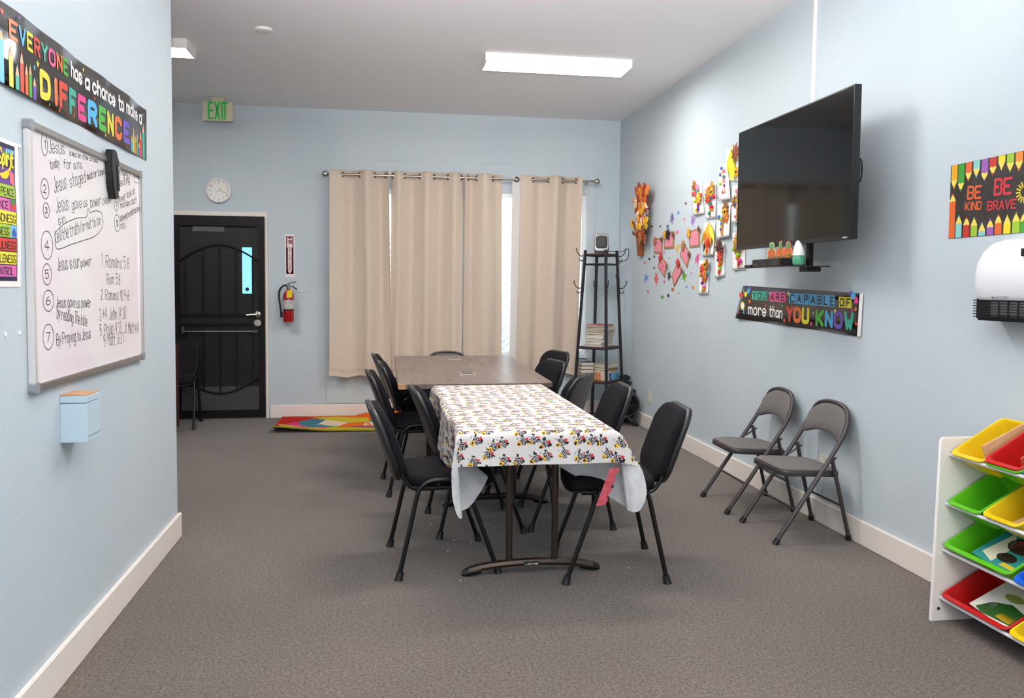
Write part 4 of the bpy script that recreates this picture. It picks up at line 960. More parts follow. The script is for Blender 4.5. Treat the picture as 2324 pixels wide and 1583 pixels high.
c = at_x(1812, 600, 2.245); X_ = 2.245
df = thing('air_freshener', 'white and green teardrop air freshener on the glass shelf', 'air freshener', (X_, c.y, zs))
h_ = at_x(1812, 545, X_).z-zs; hg = h_*.40; r_ = .0315
MB().lathe([(r_*.70, .001), (r_*.92, hg*.12), (r_*1.03, hg*.45), (r_*1.03, hg*.6), (r_*.92, hg*.95), (r_*.90, hg)], Matrix.Translation((X_, c.y, zs)), 24).build('green_base', mat('frosted_green', '4f9f7c', .25), df, smooth=True)
cap = MB(); n_ = 20; prof = [(1.0, 0), (1.0, .12), (.9, .35), (.72, .6), (.50, .8), (.30, .93), (.1, 1)]
vs = []; 
for rr_, hh_ in prof:
    off = .30*r_*max(0, hh_-.35)/.65
    for j in range(n_): a_ = 2*math.pi*j/n_; vs.append((X_+r_*.98*rr_*math.cos(a_), c.y+off*1.1+r_*.98*rr_*math.sin(a_), zs+hg+(h_-hg)*hh_*(1-.0)))
cap.add(vs, [(i*n_+j, i*n_+(j+1) % n_, (i+1)*n_+(j+1) % n_, (i+1)*n_+j) for i in range(len(prof)-1) for j in range(n_)]+[tuple((len(prof)-1)*n_+j for j in range(n_))]); cap.build('white_cap', mat('gloss_white', 'f2f2f0', .25), df, smooth=True)
# conduit above the television
p = rw(1851, 100); struct(MB().box(XR-.016, XR, -p[0]-.010, -p[0]+.010, 2.0, ZC).build('trim_4', mat('white_raceway', 'e8e8e6', .45), bevel=.003), 'white cable raceway running up the right wall')
# ================================================================ lettered banner on the right wall
PAL = dict(teal='3fb39a', pink='e83f8c', blue='4fb4ea', yellow='e8dc3a', white='f1efec', red='e0442f', orange='ec7336', green='52b83a', purple='7353c0', black='17161a')
PI = list(PAL); PM = None
GLOSSB = mat('glossy_black_print', '151215', .12, coat=.6)
def pmats(): return [flat(PAL[k], .3) for k in PI]
ix = {k: i for i, k in enumerate(PI)}
QB = [rw(1690, 648), rw(1960, 665), rw(1954, 763), rw(1675, 722)]
rbn = thing('banner', 'black banner reading you are capable of more than you know', 'banner', (XR, -QB[2][0]-.7, QB[2][1]), group='black lettered banners')
def wav(u): return .006+.004*math.sin((u+QB[0][0])*9)+.012*math.exp(-((u-QB[3][0])/.07)**2)
RBm = lambda u, v_, w_: RWm(u, v_, wav(u)+w_)
def sheet(t, Q, mp, m, n_=40, nv=3, name='sheet', th_=.0012):
    def f(u, v_): 
        a = [Q[0][k]*(1-u)+Q[1][k]*u for k in (0, 1)]; b_ = [Q[3][k]*(1-u)+Q[2][k]*u for k in (0, 1)]
        return mp(a[0]*(1-v_)+b_[0]*v_, a[1]*(1-v_)+b_[1]*v_, 0)
    o = MB().grid(f, n_, nv, 0, True).build(name, m, t, smooth=True); md = o.modifiers.new('thickness', 'SOLIDIFY'); md.thickness = th_; md.offset = 0; return o
sheet(rbn, QB, RBm, GLOSSB)
MB().prism([rw(1955, 665), rw(1962, 665), rw(1956, 763), rw(1949, 763)], lambda u, v_, w_: RWm(u, v_, .0075+w_), 0, .003).build('white_edge', PAPER, rbn)
cx_ = lambda x, y: rw(1640+x/5.653, 520+y/5.653)
def boxed(word, x0, x1, yt0, yt1, yb0, yb1, col):
    n_ = len(word); m = MB()
    for i, chh in enumerate(word):
        a, b_ = i/n_, (i+1)/n_-.035/n_*2; f = lambda t, y0, y1: cx_(x0+(x1-x0)*t, y0+(y1-y0)*t)
        A, B_, C_, D_ = f(a, yt0, yt1), f(b_, yt0, yt1), f(b_, yb0, yb1), f(a, yb0, yb1)
        m.add([RBm(*A, .001), RBm(*D_, .001), RBm(*C_, .001), RBm(*B_, .001)], [(0, 1, 2, 3)], ix[col])
        W_ = C_[0]-D_[0]; H_ = A[1]-D_[1]
        if chh == 'I': continue
        text(m, chh, (D_[0]+W_*.24, D_[1]+H_*.16), (C_[0]-W_*.22, C_[1]+H_*.16), H_*.66, H_*.15, RBm, .0018, ix['black'], n=6)
    m.build('lettering', pmats(), rbn)
boxed('YOU', 385, 580, 790, 800, 900, 912, 'teal'); boxed('ARE', 612, 832, 800, 805, 922, 940, 'pink'); boxed('CAPABLE', 872, 1462, 815, 850, 945, 1000, 'blue'); boxed('OF', 1508, 1685, 862, 872, 1000, 1014, 'yellow')
def word(t, mp, fpx, s, p0, p1, hpx, wrel, cols, off=.0016, jit=0, gap=1.6):
    """letters from pixel p0 to p1 (baseline), capital height in px at the start"""
    m = MB(); a, b_ = fpx(*p0), fpx(*p1); h = abs(fpx(p0[0], p0[1]-hpx)[1]-a[1])
    text(m, s, a, b_, h, h*wrel, mp, off, [ix[k] for k in cols] if isinstance(cols, (list, tuple)) else ix[cols], jit, gap, n=9); m.build('lettering', pmats(), t)
word(rbn, RBm, cx_, 'more', (345, 1085), (560, 1112), 130, .17, 'white'); word(rbn, RBm, cx_, 'than', (610, 1110), (780, 1140), 125, .17, 'white')
word(rbn, RBm, cx_, 'YOU', (850, 1160), (1105, 1190), 155, .36, ['red', 'orange', 'yellow'], gap=2.2); word(rbn, RBm, cx_, 'KNOW', (1212, 1215), (1685, 1270), 165, .34, ['green', 'blue', 'purple', 'teal'], gap=2.2)
dc = MB(); random.seed(5)
for x, y, col, r_ in ((262, 845, 'red', .022), (312, 832, 'yellow', .02), (345, 795, 'blue', .02), (368, 765, 'purple', .017), (360, 925, 'orange', .013), (610, 820, 'blue', .009), (560, 970, 'red', .008), (865, 825, 'yellow', .012), (785, 980, 'teal', .008), (812, 1170, 'red', .014), (1145, 1210, 'pink', .012), (1172, 1077, 'white', .006), (1460, 1052, 'yellow', .013), (1700, 850, 'blue', .022), (1735, 910, 'pink', .02), (1665, 825, 'purple', .015), (1730, 1025, 'orange', .011), (1685, 1045, 'pink', .009), (228, 1070, 'pink', .009), (1735, 1215, 'red', .010)):
    a = cx_(x, y); MB().add_([RBm(a[0]+r_*math.cos(k*math.pi/6), a[1]+r_*math.sin(k*math.pi/6), .0014) for k in range(12)], [tuple(range(12))], ix[col]).build('printed_dot', pmats(), rbn)
a = cx_(278, 980)
dc.ribbon([(a[0]+.026*math.cos(k*math.pi/10), a[1]+.026*math.sin(k*math.pi/10)) for k in range(21)], .007, RBm, .0015, ix['yellow']); dc.add([RBm(a[0]+.022*math.cos(k*math.pi/6), a[1]+.022*math.sin(k*math.pi/6), .0014) for k in range(12)], [tuple(range(12))], ix['white']); dc.ribbon([(a[0]+.012, a[1]-.026), (a[0]+.022, a[1]-.058)], .010, RBm, .0015, ix['blue'])
dc.build('magnifying_glass_print', pmats(), rbn)
# ================================================================ crayon poster on the right wall
Q0, Q1 = rw(2160, 376), rw(2157, 541); PU1 = Q0[0]+.60; PZ1, PZ0 = 1.930, 1.602
ps = thing('crayon_poster', 'dark poster with crayons reading be kind be brave', 'poster', (XR, -PU1+.3, PZ0))
PSm = lambda u, v_, w_: RWm(u, v_, .002+w_)
MB().prism([(Q0[0], PZ0), (PU1, PZ0), (PU1, PZ1), (Q0[0]+.0, PZ1)], PSm, 0, .0012).build('sheet', mat('chalkboard_print', '2a2322', .5, vary=(12, '3a3230')), ps)
CR = ['e8a81e', '3f9a32', 'e0662a', '8cccc6', '9a5cae', 'c8302e', 'f0d423', '9dc238', 'f08a2a']; cm = [flat(x, .5) for x in CR]+[flat('efd75e', .5)]
def crayon(m, u, w_, zb, zt, ci, up=True):
    s = 1 if up else -1; L = abs(zt-zb); tip = w_*.95; base_, end = (zb, zt) if up else (zt, zb)
    # body from base edge to shoulder, scalloped wood, coloured point
    sh_ = end-s*tip
    A = lambda a, v_: PSm(u+a, v_, .0016)
    m.add([A(-w_/2, base_), A(w_/2, base_), A(w_/2, sh_), A(-w_/2, sh_)], [(0, 1, 2, 3)], ci)
    m.add([PSm(u-w_/2, sh_, .0018), PSm(u-w_/4, sh_-s*w_*.16, .0018), PSm(u, sh_, .0018), PSm(u+w_/4, sh_-s*w_*.16, .0018), PSm(u+w_/2, sh_, .0018), PSm(u+w_*.17, sh_+s*tip*.62, .0018), PSm(u-w_*.17, sh_+s*tip*.62, .0018)], [tuple(range(7))], 9)
    m.add([PSm(u-w_*.17, sh_+s*tip*.62, .0018), PSm(u+w_*.17, sh_+s*tip*.62, .0018), PSm(u, end, .0018)], [(0, 1, 2)], ci)
px2 = lambda x, y: rw(2100+x/3.598, 320+y/3.598)
m = MB()
for i, (x, yend) in enumerate(((240, 395), (295, 418), (357, 333), (422, 303), (488, 336), (557, 288), (628, 243), (698, 258), (770, 247))):
    a = px2(x, yend); m = MB(); crayon(m, a[0], .0385, a[1], PZ1-.001, i, False); m.build('crayon_print', cm, ps)
for i, (x, yend, ci) in enumerate(((232, 422, 2), (281, 600, 3), (344, 610, 5), (406, 616, 7), (470, 658, 3), (538, 625, 4), (605, 590, 2), (677, 598, 6), (750, 575, 7))):
    a = px2(x, yend); m = MB(); crayon(m, a[0], .0385, PZ0+.001, a[1], ci, True); m.build('crayon_print', cm, ps)
u_ = px2(770, 247)[0]+.046
k = 0
while u_ < PU1-.02:
    m = MB(); crayon(m, u_, .0385, PZ1-.09-.02*(k % 3), PZ1-.001, (k*2+3) % 9, False); m.build('crayon_print', cm, ps)
    m = MB(); crayon(m, u_-.01, .0385, PZ0+.001, PZ0+.085+.02*(k % 2), (k*3+1) % 9, True); m.build('crayon_print', cm, ps); u_ += .044; k += 1
m = MB()
a = px2(815, 415)
for k in range(16): an = k*math.pi/8; m.ribbon([(a[0]+.022*math.cos(an), a[1]+.022*math.sin(an)), (a[0]+.042*math.cos(an), a[1]+.042*math.sin(an))], .006, PSm, .0016, 6, 5)
m.build('sun_print', cm, ps)
def word2(s, p0, p1, hpx, col, wr=.19):
    mm = MB(); a, b_ = px2(*p0), px2(*p1); h = abs(px2(p0[0], p0[1]-hpx)[1]-a[1]); text(mm, s, a, b_, h, h*wr, PSm, .0019, 0, n=8); mm.build('lettering', flat(col), ps)
word2('BE', (352, 470), (458, 462), 92, 'd9602e', .2); word2('KIND', (333, 562), (462, 555), 60, 'd9602e', .2); word2('BE', (572, 436), (704, 424), 118, 'c8303a', .2); word2('BRAVE', (515, 563), (745, 545), 66, 'c8303a', .2)
# ================================================================ white wall heater
HX = XR-.12
hp0 = at_x(2237, 725, XR-.06)
wh = thing('wall_heater', 'white wall heater with black outlet grille under the crayon poster', 'heater', (XR-.06, hp0.y-.24, 1.24), group=None)
hy1 = hp0.y; hy0 = hy1-.46; hz0_, hz1_ = 1.245, 1.575
bodyp = [(XR, hz0_+.10), (XR-.125, hz0_+.10), (XR-.13, hz1_-.12), (XR-.115, hz1_-.05), (XR-.085, hz1_-.012), (XR-.05, hz1_), (XR, hz1_)]
def yin(z): return .0 if z < hz1_-.13 else .055*((z-(hz1_-.13))/.13)**2
def hsec(f): 
    return [Vector((x, (hy1-yin(z)) if f == 0 else (hy0+yin(z)), z)) for x, z in bodyp]
m = MB(); ns_ = 14; rings = []
prof2 = [(XR-.118, hz0_+.085), (XR-.13, hz0_+.10), (XR-.132, hz1_-.14), (XR-.128, hz1_-.10), (XR-.115, hz1_-.05), (XR-.09, hz1_-.015), (XR-.05, hz1_), (XR, hz1_)]
vs = []
for x, z in prof2:
    e_ = yin(z)
    for k in range(ns_+1):
        t = k/ns_; y = hy1-e_-(hy1-hy0-2*e_)*t; d = min(t, 1-t)*(hy1-hy0); xx = x+(.0 if d > .03 else (.03-d)**2*18)
        vs.append((min(XR, xx), y, z))
w1 = ns_+1
fs = [(i*w1+k, (i+1)*w1+k, (i+1)*w1+k+1, i*w1+k+1) for i in range(len(prof2)-1) for k in range(ns_)]
m.add(vs, fs)
for k0, fl_ in ((0, 1), (ns_, 0)):
    ids = [i*w1+k0 for i in range(len(prof2))]; P_ = [vs[i] for i in ids]+[(XR, vs[ids[0]][1], hz0_+.085)]
    m.add(P_, [tuple(range(len(P_)))])
m.build('shell', mat('heater_white', 'ecebf1', .3), wh, smooth=True)
MB().box(XR-.115, XR, hy0+.004, hy1-.004, hz0_, hz0_+.098).build('outlet', BLACKPL, wh, bevel=.008)
for k in range(7):
    z = hz0_+.014+k*.011; MB().box(XR-.122, XR-.112, hy0+.01, hy1-.001, z, z+.004).build('slat', BLACKPL, wh)
for k in range(6): y = hy1-.09-k*.05; MB().box(XR-.121, XR-.116, y-.002, y+.002, hz0_+.01, hz0_+.085).build('rib', BLACKPL, wh)
MB().box(XR-.1165, XR-.115, hy1-.34, hy1-.09, hz0_+.022, hz0_+.078).build('element', mat('heater_element', '8e9496', .4, .6), wh)
yd = at_x(2321, 580, XR-.125).y
MB().box(XR-.133, XR-.120, yd-.03, yd, hz1_-.075, hz1_-.045).build('display', BLACKPL, wh)
tx = MB(); HMm = lambda u, v_, w_: Vector((XR-w_, -u, v_)); pa = at_x(2256, 676, XR-.1325); pb = at_x(2288, 676, XR-.1325)
text(tx, 'HEAT STORM', (-pa.y, pa.z-.003), (-pb.y, pb.z-.003), .0085, .0011, HMm, .1335, 0, n=4); tx.add([HMm(-pa.y-.011, pa.z-.004, .1335), HMm(-pa.y-.004, pa.z-.004, .1335), HMm(-pa.y-.004, pa.z+.006, .1335), HMm(-pa.y-.011, pa.z+.006, .1335)], [(0, 1, 2, 3)])
tx.build('lettering', flat('55565c'), wh)
# ================================================================ wall outlets
def outlet(u, v_, label):
    t = thing('wall_outlet', label, 'outlet', (XR, -u, v_-.057), group='wall outlets'); mp = lambda a, b_, w_: RWm(u+a, v_+b_, w_)
    MB().prism(rrect(.072, .116, .006, 3), mp, 0, .005).build('plate', mat('outlet_ivory', 'd9cfc0', .5), t)
    for s in (-1, 1): 
        o = MB().prism(rrect(.034, .030, .010, 3, 0, s*.024), mp, .005, .0065).build('socket', mat('outlet_face', 'e6ddd0', .5), t)
        for d in (-.007, .007): MB().prism([(d-.0015, s*.024-.005), (d+.0015, s*.024-.005), (d+.0015, s*.024+.006), (d-.0015, s*.024+.006)], mp, .0065, .0068).build('slot', BLACKPL, o)
p = rw(1474.5, 900); outlet(p[0], p[1], 'ivory wall outlet near the corner, in clear view')
p = rw(1867, 1046); outlet(p[0], p[1]-.02, 'ivory wall outlet half hidden behind the folding chairs')
# ================================================================ crafts pinned to the right wall
random.seed(21)
c4_ = lambda x, y: rw(1400+x/4.1667, 320+y/4.1667)
POM = ['e4489c', 'f06a2a', '3f7fc8', '9ade3a', 'f2d13a', '7a3f9a', 'e8344a', 'f08fb8', '2f9a8a', 'e89a2a']
pm_mesh = {}
def pompom(parent, pos, r, col):
    if col not in pm_mesh:
        o = MB().ball((0, 0, 0), 1, 8, 6).build('pompom', mat('pom_'+col, col, .95, spec=.1, bump=(8, .6)), parent, smooth=True, local=True); pm_mesh[col] = o
    else: o = pm_mesh[col].copy(); COL.objects.link(o); o.parent = parent
    o.location = pos-Vector(parent.location); o.scale = (r*.8, r, r)
LEAFP = [(0, -.5), (.10, -.30), (.34, -.30), (.26, -.12), (.5, .05), (.30, .10), (.36, .34), (.16, .26), (0, .5), (-.16, .26), (-.36, .34), (-.30, .10), (-.5, .05), (-.26, -.12), (-.34, -.30), (-.10, -.30)]
FEATH = [(0, -.5), (.08, -.2), (.13, .1), (.08, .4), (0, .5), (-.08, .4), (-.13, .1), (-.08, -.2)]
leaf_mesh = {}
def leaf(parent, pos, size, ang, col, tilt=0, shape='leaf', name='leaf'):
    key = (col, shape)
    if key not in leaf_mesh:
        P_ = LEAFP if shape == 'leaf' else FEATH
        vs = [(-.10*(abs(u)+abs(v_))*.5+.0, -u, v_) for u, v_ in P_]+[(-.12, 0, 0)]; n_ = len(P_)
        o = MB().add_(vs, [(i, (i+1) % n_, n_) for i in range(n_)]).build(name, mat('leaf_'+col, col, .7), parent, local=True); leaf_mesh[key] = o
    else: o = leaf_mesh[key].copy(); o.name = name; COL.objects.link(o); o.parent = parent
    o.location = pos-Vector(parent.location); o.rotation_euler = (ang, tilt, 0); o.scale = (size, size, size)
def ptin(Q, u, v_, off): 
    a = [Q[0][k]*(1-u)+Q[1][k]*u for k in (0, 1)]; b_ = [Q[3][k]*(1-u)+Q[2][k]*u for k in (0, 1)]
    k = 1-off/XR; return RWm((a[0]*(1-v_)+b_[0]*v_)*k, CAMH+(a[1]*(1-v_)+b_[1]*v_-CAMH)*k, off)
PAPERS = [
 (((698, 388), (800, 375), (825, 685), (720, 700)), 'fern', 'white craft paper crowded with green pompoms and leaves, leftmost of the sheets'),
 (((825, 410), (942, 392), (930, 725), (842, 740)), 'cross', 'white craft paper with a red and orange pompom cross between two other sheets'),
 (((960, 230), (1045, 215), (1072, 545), (960, 565)), 'ribbon', 'white craft paper with pink stick and purple ribbons near the television corner'),
 (((1030, 85), (1150, 70), (1150, 385), (1040, 370)), 'feather', 'highest white craft paper with yellow feathers, overlapped by the television'),
 (((955, 600), (1078, 580), (1060, 900), (940, 928)), 'cross', 'white craft paper with sunflower and a long column of bright pompoms'),
 (((825, 775), (930, 765), (910, 1075), (808, 1090)), 'spray', 'white craft paper with yellow and red feather spray'),
 (((925, 965), (1018, 955), (1018, 1275), (925, 1295)), 'bar', 'white craft paper with a dark leaf and an orange bar'),
 (((775, 1130), (878, 1130), (860, 1450), (770, 1448)), 'sun', 'lowest white craft paper with sunflowers on a pompom stem'),
 (((1090, 425), (1200, 420), (1200, 760), (1080, 775)), 'leafy', 'white craft paper with orange leaves half hidden by the television edge'),
 (((1085, 870), (1210, 865), (1215, 1215), (1090, 1220)), 'cross', 'white craft paper under the television corner by the glass shelf')]
for qi, (Qp, kind, lab) in enumerate(PAPERS):
    Q = [c4_(*p) for p in Qp]; c = ptin(Q, .5, 1, 0)
    t = thing('craft_paper', lab, 'craft', c, group='paper crafts on the right wall')
    ph = random.uniform(0, 6)
    def mp(u, v_, w_): return RWm(u, v_, w_+.004)
    def off(u, v_): return .004+.012*v_*(math.sin(u*3+ph)*.5+.5)+.014*max(0, v_-.75)+(.010 if qi in (2, 8, 4) else 0)
    o = MB().grid(lambda u, v_: ptin(Q, u, v_, off(u, v_)), 6, 10, 0, True).build('sheet', PAPER, t, smooth=True); md = o.modifiers.new('thickness', 'SOLIDIFY'); md.thickness = .0008
    sk = lambda u0, v0, u1, v1, w_, col, nm='stick': MB().tube([ptin(Q, u0, v0, off(u0, v0)+.004), ptin(Q, u1, v1, off(u1, v1)+.004)], w_, 6).build(nm, mat('stick_'+col, col, .7), t)
    if kind == 'ribbon':
        sk(.35, .12, .55, .8, .010, 'e8b6a0')
        for u0 in (.25, .85): MB().tube(smooth_path([ptin(Q, u0, .45, .012), ptin(Q, u0-.05, .6, .014), ptin(Q, u0-.12, .75, .012), ptin(Q, u0-.28, .93, .010)], 4), .006, 6).build('pipe_cleaner', mat('stick_8a2f4a', '8a2f4a', .9), t)
        for i in range(9): pompom(t, ptin(Q, random.uniform(.2, .6), .1+.085*i, .022), .014, random.choice(POM))
    elif kind == 'feather':
        for i in range(5): leaf(t, ptin(Q, .35+.06*i, .35+.07*i, .018), .22, random.uniform(-.5, .3), 'e6e234', .1, 'feather', 'feather')
        leaf(t, ptin(Q, .78, .12, .02), .16, .3, '8a4a2a', 0); leaf(t, ptin(Q, .82, .70, .02), .10, .0, 'e8a81e'); pompom(t, ptin(Q, .82, .70, .024), .012, '3a2418')
    elif kind == 'spray':
        for i, (a, col) in enumerate(((-.7, 'e6c21e'), (-.35, 'e89a2a'), (0, 'e8b62e'), (.35, 'd8a02a'), (.7, 'e6dc34'), (.15, 'd8402a'), (-.2, 'e0552a'))):
            v0 = .35 if i < 5 else .6; leaf(t, ptin(Q, .5+a*.45, v0, .016+.002*i), .20, -a if i < 5 else a*2, col, .05, 'feather', 'feather')
        leaf(t, ptin(Q, .25, .65, .016), .15, .5, '3a2320', 0, 'feather', 'feather'); leaf(t, ptin(Q, .4, .86, .016), .07, 0, 'e8b81e'); pompom(t, ptin(Q, .4, .86, .02), .010, '3a2418')
    else:
        sk(.5, .12, .45, .95, .008, 'b98a5e')
        if kind in ('cross', 'fern'): sk(.1, .42, .92, .40, .008, 'b98a5e')
        for i in range(9): pompom(t, ptin(Q, .48+random.uniform(-.14, .14), .14+.088*i, .02), random.uniform(.012, .018), random.choice(POM))
        if kind in ('cross', 'fern', 'sun', 'leafy'):
            for i in range(4): pompom(t, ptin(Q, .14+.22*i, .40+random.uniform(-.05, .05), .02), .016, random.choice(POM))
        if kind == 'fern':
            for i in range(9): pompom(t, ptin(Q, random.uniform(.15, .85), random.uniform(.3, .9), .018), .014, random.choice(['9ade3a', 'b6e84a', 'e4489c', 'f2d13a']))
            leaf(t, ptin(Q, .3, .13, .02), .11, .8, '9a5a2a'); leaf(t, ptin(Q, .62, .5, .026), .12, .4, 'e8b62e')
        if kind in ('cross', 'sun', 'leafy', 'bar'):
            for i in range(3): leaf(t, ptin(Q, random.uniform(.25, .75), .10+.16*i, .024), .11, random.uniform(-2, 2), random.choice(['8a5a2a', 'd8702a', 'b8863a', 'c8402a']))
            v0 = {'cross': .24, 'sun': .12, 'leafy': .62, 'bar': .95}[kind]
            if kind != 'bar': leaf(t, ptin(Q, .58, v0, .03), .085, .4, 'e8b81e', 0, 'leaf', 'sunflower'); pompom(t, ptin(Q, .58, v0, .034), .012, '3a2418')
            else: MB().prism([(-.035, -.012), (.035, -.004), (.035, .016), (-.035, .010)], lambda u, v_, w_: ptin(Q, .55, .47, .014)+Vector((-w_, -u, v_)), 0, .004).build('orange_bar', flat('d8602a'), t); leaf(t, ptin(Q, .5, .10, .03), .14, .3, '4a2a24')
# pink note cards on cardboard
CARDS = [(((365, 918), (437, 915), (432, 1065), (355, 1060)), 'pink note card on cardboard, leftmost, with a rust leaf beside it'), (((460, 865), (547, 850), (543, 1010), (450, 1020)), 'pink note card with a dark leaf on top, second from left'),
         (((690, 850), (785, 820), (790, 995), (690, 1008)), 'pink note card with a yellow leaf on its upper left corner'), (((635, 960), (700, 1060), (668, 1200), (600, 1080)), 'pink note card hung as a diamond between yellow and magenta splats'),
         (((420, 1080), (480, 1160), (455, 1295), (390, 1190)), 'pink diamond note card with hearts, below the leftmost card'), (((588, 1125), (622, 1230), (545, 1380), (520, 1270)), 'lowest pink note card, slanting beside the green splat')]
CB = mat('cardboard', 'a67c58', .85)
for i, (Qp, lab) in enumerate(CARDS):
    Q = [c4_(*p) for p in Qp]; c = [sum(p[k] for p in Q)/4 for k in (0, 1)]
    t = thing('note_card', lab, 'card', RWm(c[0], c[1], 0), group='pink note cards'); inn = [(c[0]+(u-c[0])*.76, c[1]+(v_-c[1])*.76) for u, v_ in Q]
    MB().prism(Q, RWm, .001, .006).build('cardboard', CB, t); MB().prism(inn, RWm, .006, .0075).build('pink_paper', flat('e88fa0', .7), t)
    ln = MB()
    for k in range(4):
        v_ = .25+.17*k; a, b_ = [[inn[0][j]*(1-v_)+inn[3][j]*v_ for j in (0, 1)], [inn[1][j]*(1-v_)+inn[2][j]*v_ for j in (0, 1)]]
        L_ = [[a[j]*(1-f)+b_[j]*f for j in (0, 1)] for f in (.15, .35, .5, .7, .85)]; ln.ribbon([(p[0], p[1]+.004*((q % 2)-.5)) for q, p in enumerate(L_)], .0022, RWm, .0078, 0, 4, False)
    ln.build('handwriting', flat('b0506a'), t)
    for k in range(3):
        p = Q[[0, 0, 1][k]]; leaf(t, RWm(p[0]+random.uniform(-.01, .03), p[1]+random.uniform(-.04, .01), .012+.003*k), .10-.02*k, random.uniform(-2, 2), ['b86a4a', 'c8963a', 'd8a43a', 'b07a4a', 'c03a34', 'c83a3a'][i] if k < 2 else '6a4a34')
    if i == 1: leaf(t, RWm(Q[0][0]+.10, Q[0][1]-.02, .014), .13, 1.4, '241c1e')
    if i == 4:
        for k in range(4): pompom(t, RWm(c[0]+random.uniform(-.03, .03), c[1]+random.uniform(-.05, .05), .008), .007, 'e4489c')
# splat stickers and round dots
def splat(x, y, w_, h_, col, lab):
    a = c4_(x, y); e1 = c4_(x+w_/2, y); e2 = c4_(x, y-h_/2); rx, ry = e1[0]-a[0], e2[1]-a[1]; m = MB(); N_ = 60; pts = []
    arms = [(random.uniform(0, 2*math.pi), random.uniform(.75, 1.05)) for _ in range(11)]
    for k in range(N_):
        an = 2*math.pi*k/N_; r_ = .42
        for aa, L_ in arms:
            d = abs((an-aa+math.pi) % (2*math.pi)-math.pi); r_ = max(r_, .42+(L_-.42)*max(0, 1-d/.13))
        pts.append((a[0]+rx*r_*math.cos(an), a[1]+ry*r_*math.sin(an)))
    m.v = [tuple(RWm(*p, .0012)) for p in pts]+[tuple(RWm(a[0], a[1], .0012))]; m.f = [(k, (k+1) % N_, N_) for k in range(N_)]; m.mi = [0]*N_
    base_ = [(RWm(*p, .0002)) for p in pts]; k0 = len(m.v); m.v += [tuple(p) for p in base_]; m.f += [((k+1) % N_, k, k0+k, k0+(k+1) % N_) for k in range(N_)]; m.mi += [0]*N_
    o = tag(m.build('splat_sticker', mat('sticker_'+col, col, .5)), lab, 'sticker', 'paint splat stickers'); return o
for x, y, w_, h_, col, lab in ((525, 725, 62, 145, '6a559a', 'violet paint splat sticker above the pink cards'), (718, 755, 80, 150, '9a78b8', 'lilac paint splat sticker under the crowded craft paper'), (570, 1015, 75, 150, 'd8b86a', 'yellow paint splat sticker between pink cards'), (762, 1110, 75, 165, 'd05a92', 'magenta paint splat sticker beside a diamond card'),
                               (278, 1290, 60, 145, '6a92d0', 'blue paint splat sticker, lowest left on the wall'), (372, 1305, 80, 155, 'd85a5e', 'red paint splat sticker under the diamond card with hearts'), (495, 1270, 56, 145, '2f3036', 'black paint splat sticker left of the lowest card'), (638, 1280, 80, 150, '6aa83e', 'green paint splat sticker right of the lowest card')):
    splat(x, y, w_, h_, col, lab)
for x, y, r_, col, lab in ((652, 590, 10, '8a4a44', 'highest dot sticker, brown, left of the crowded craft paper'), (582, 677, 13, '6a9ad0', 'pale blue dot sticker above the pink cards'), (640, 738, 11, 'd88aa4', 'rosy dot sticker between the two purple splats'), (330, 806, 9, '8a4a3a', 'brown dot sticker right of the leaf garland'), (411, 806, 7, '2f3a6a', 'tiny navy dot sticker above the leftmost card'), (481, 806, 13, '6a74a8', 'slate blue dot sticker above the second card'), (572, 860, 14, 'e87a9a', 'pink dot sticker right of the second card'), (811, 962, 9, '6a9ac8', 'small blue dot sticker left of the feather spray sheet'), (448, 1052, 9, 'd88aa4', 'pink dot sticker below the second card'), (354, 1092, 9, '4a5a8a', 'dusky blue dot sticker below the leftmost card'), (308, 1115, 9, '1f2026', 'black dot sticker near the garland handle'), (495, 1105, 7, '7a9a4a', 'tiny green dot sticker above the black splat'), (562, 1145, 8, '9a4a5a', 'small maroon dot sticker above the lowest card'),
                           (265, 1150, 10, 'c87a9a', 'mauve dot sticker left of all the cards'), (354, 1200, 9, '5a6a6e', 'dark grey dot sticker above the red splat'), (707, 1247, 9, 'e08aa4', 'pink dot sticker right of the green splat'), (450, 1330, 11, 'd06a8a', 'deep pink dot sticker right of the red splat'), (295, 1420, 9, 'b85a62', 'dull red dot sticker, lowest at the left'), (660, 1378, 10, '7a9ac8', 'powder blue dot sticker below the green splat'), (720, 1383, 13, 'd8924a', 'large orange dot sticker left of the lowest craft paper'), (528, 1403, 13, 'd0583a', 'orange-red dot sticker below the black splat'), (585, 1437, 8, 'd89a6a', 'small peach dot sticker below the lowest card'), (487, 1460, 12, '2f3448', 'dark navy dot sticker near the bottom of the cluster'), (430, 1475, 13, '5a9a4a', 'lowest green dot sticker on the wall')):
    a = c4_(x, y); q = c4_(x+r_, y); z_ = c4_(x, y-r_*1.35); m = MB().prism([(a[0]+(q[0]-a[0])*math.cos(k*math.pi/8), a[1]+(z_[1]-a[1])*math.sin(k*math.pi/8)) for k in range(16)], RWm, .0002, .0014)
    tag(m.build('dot_sticker', mat('sticker_'+col, col, .5)), lab, 'sticker', 'round paint dot stickers')
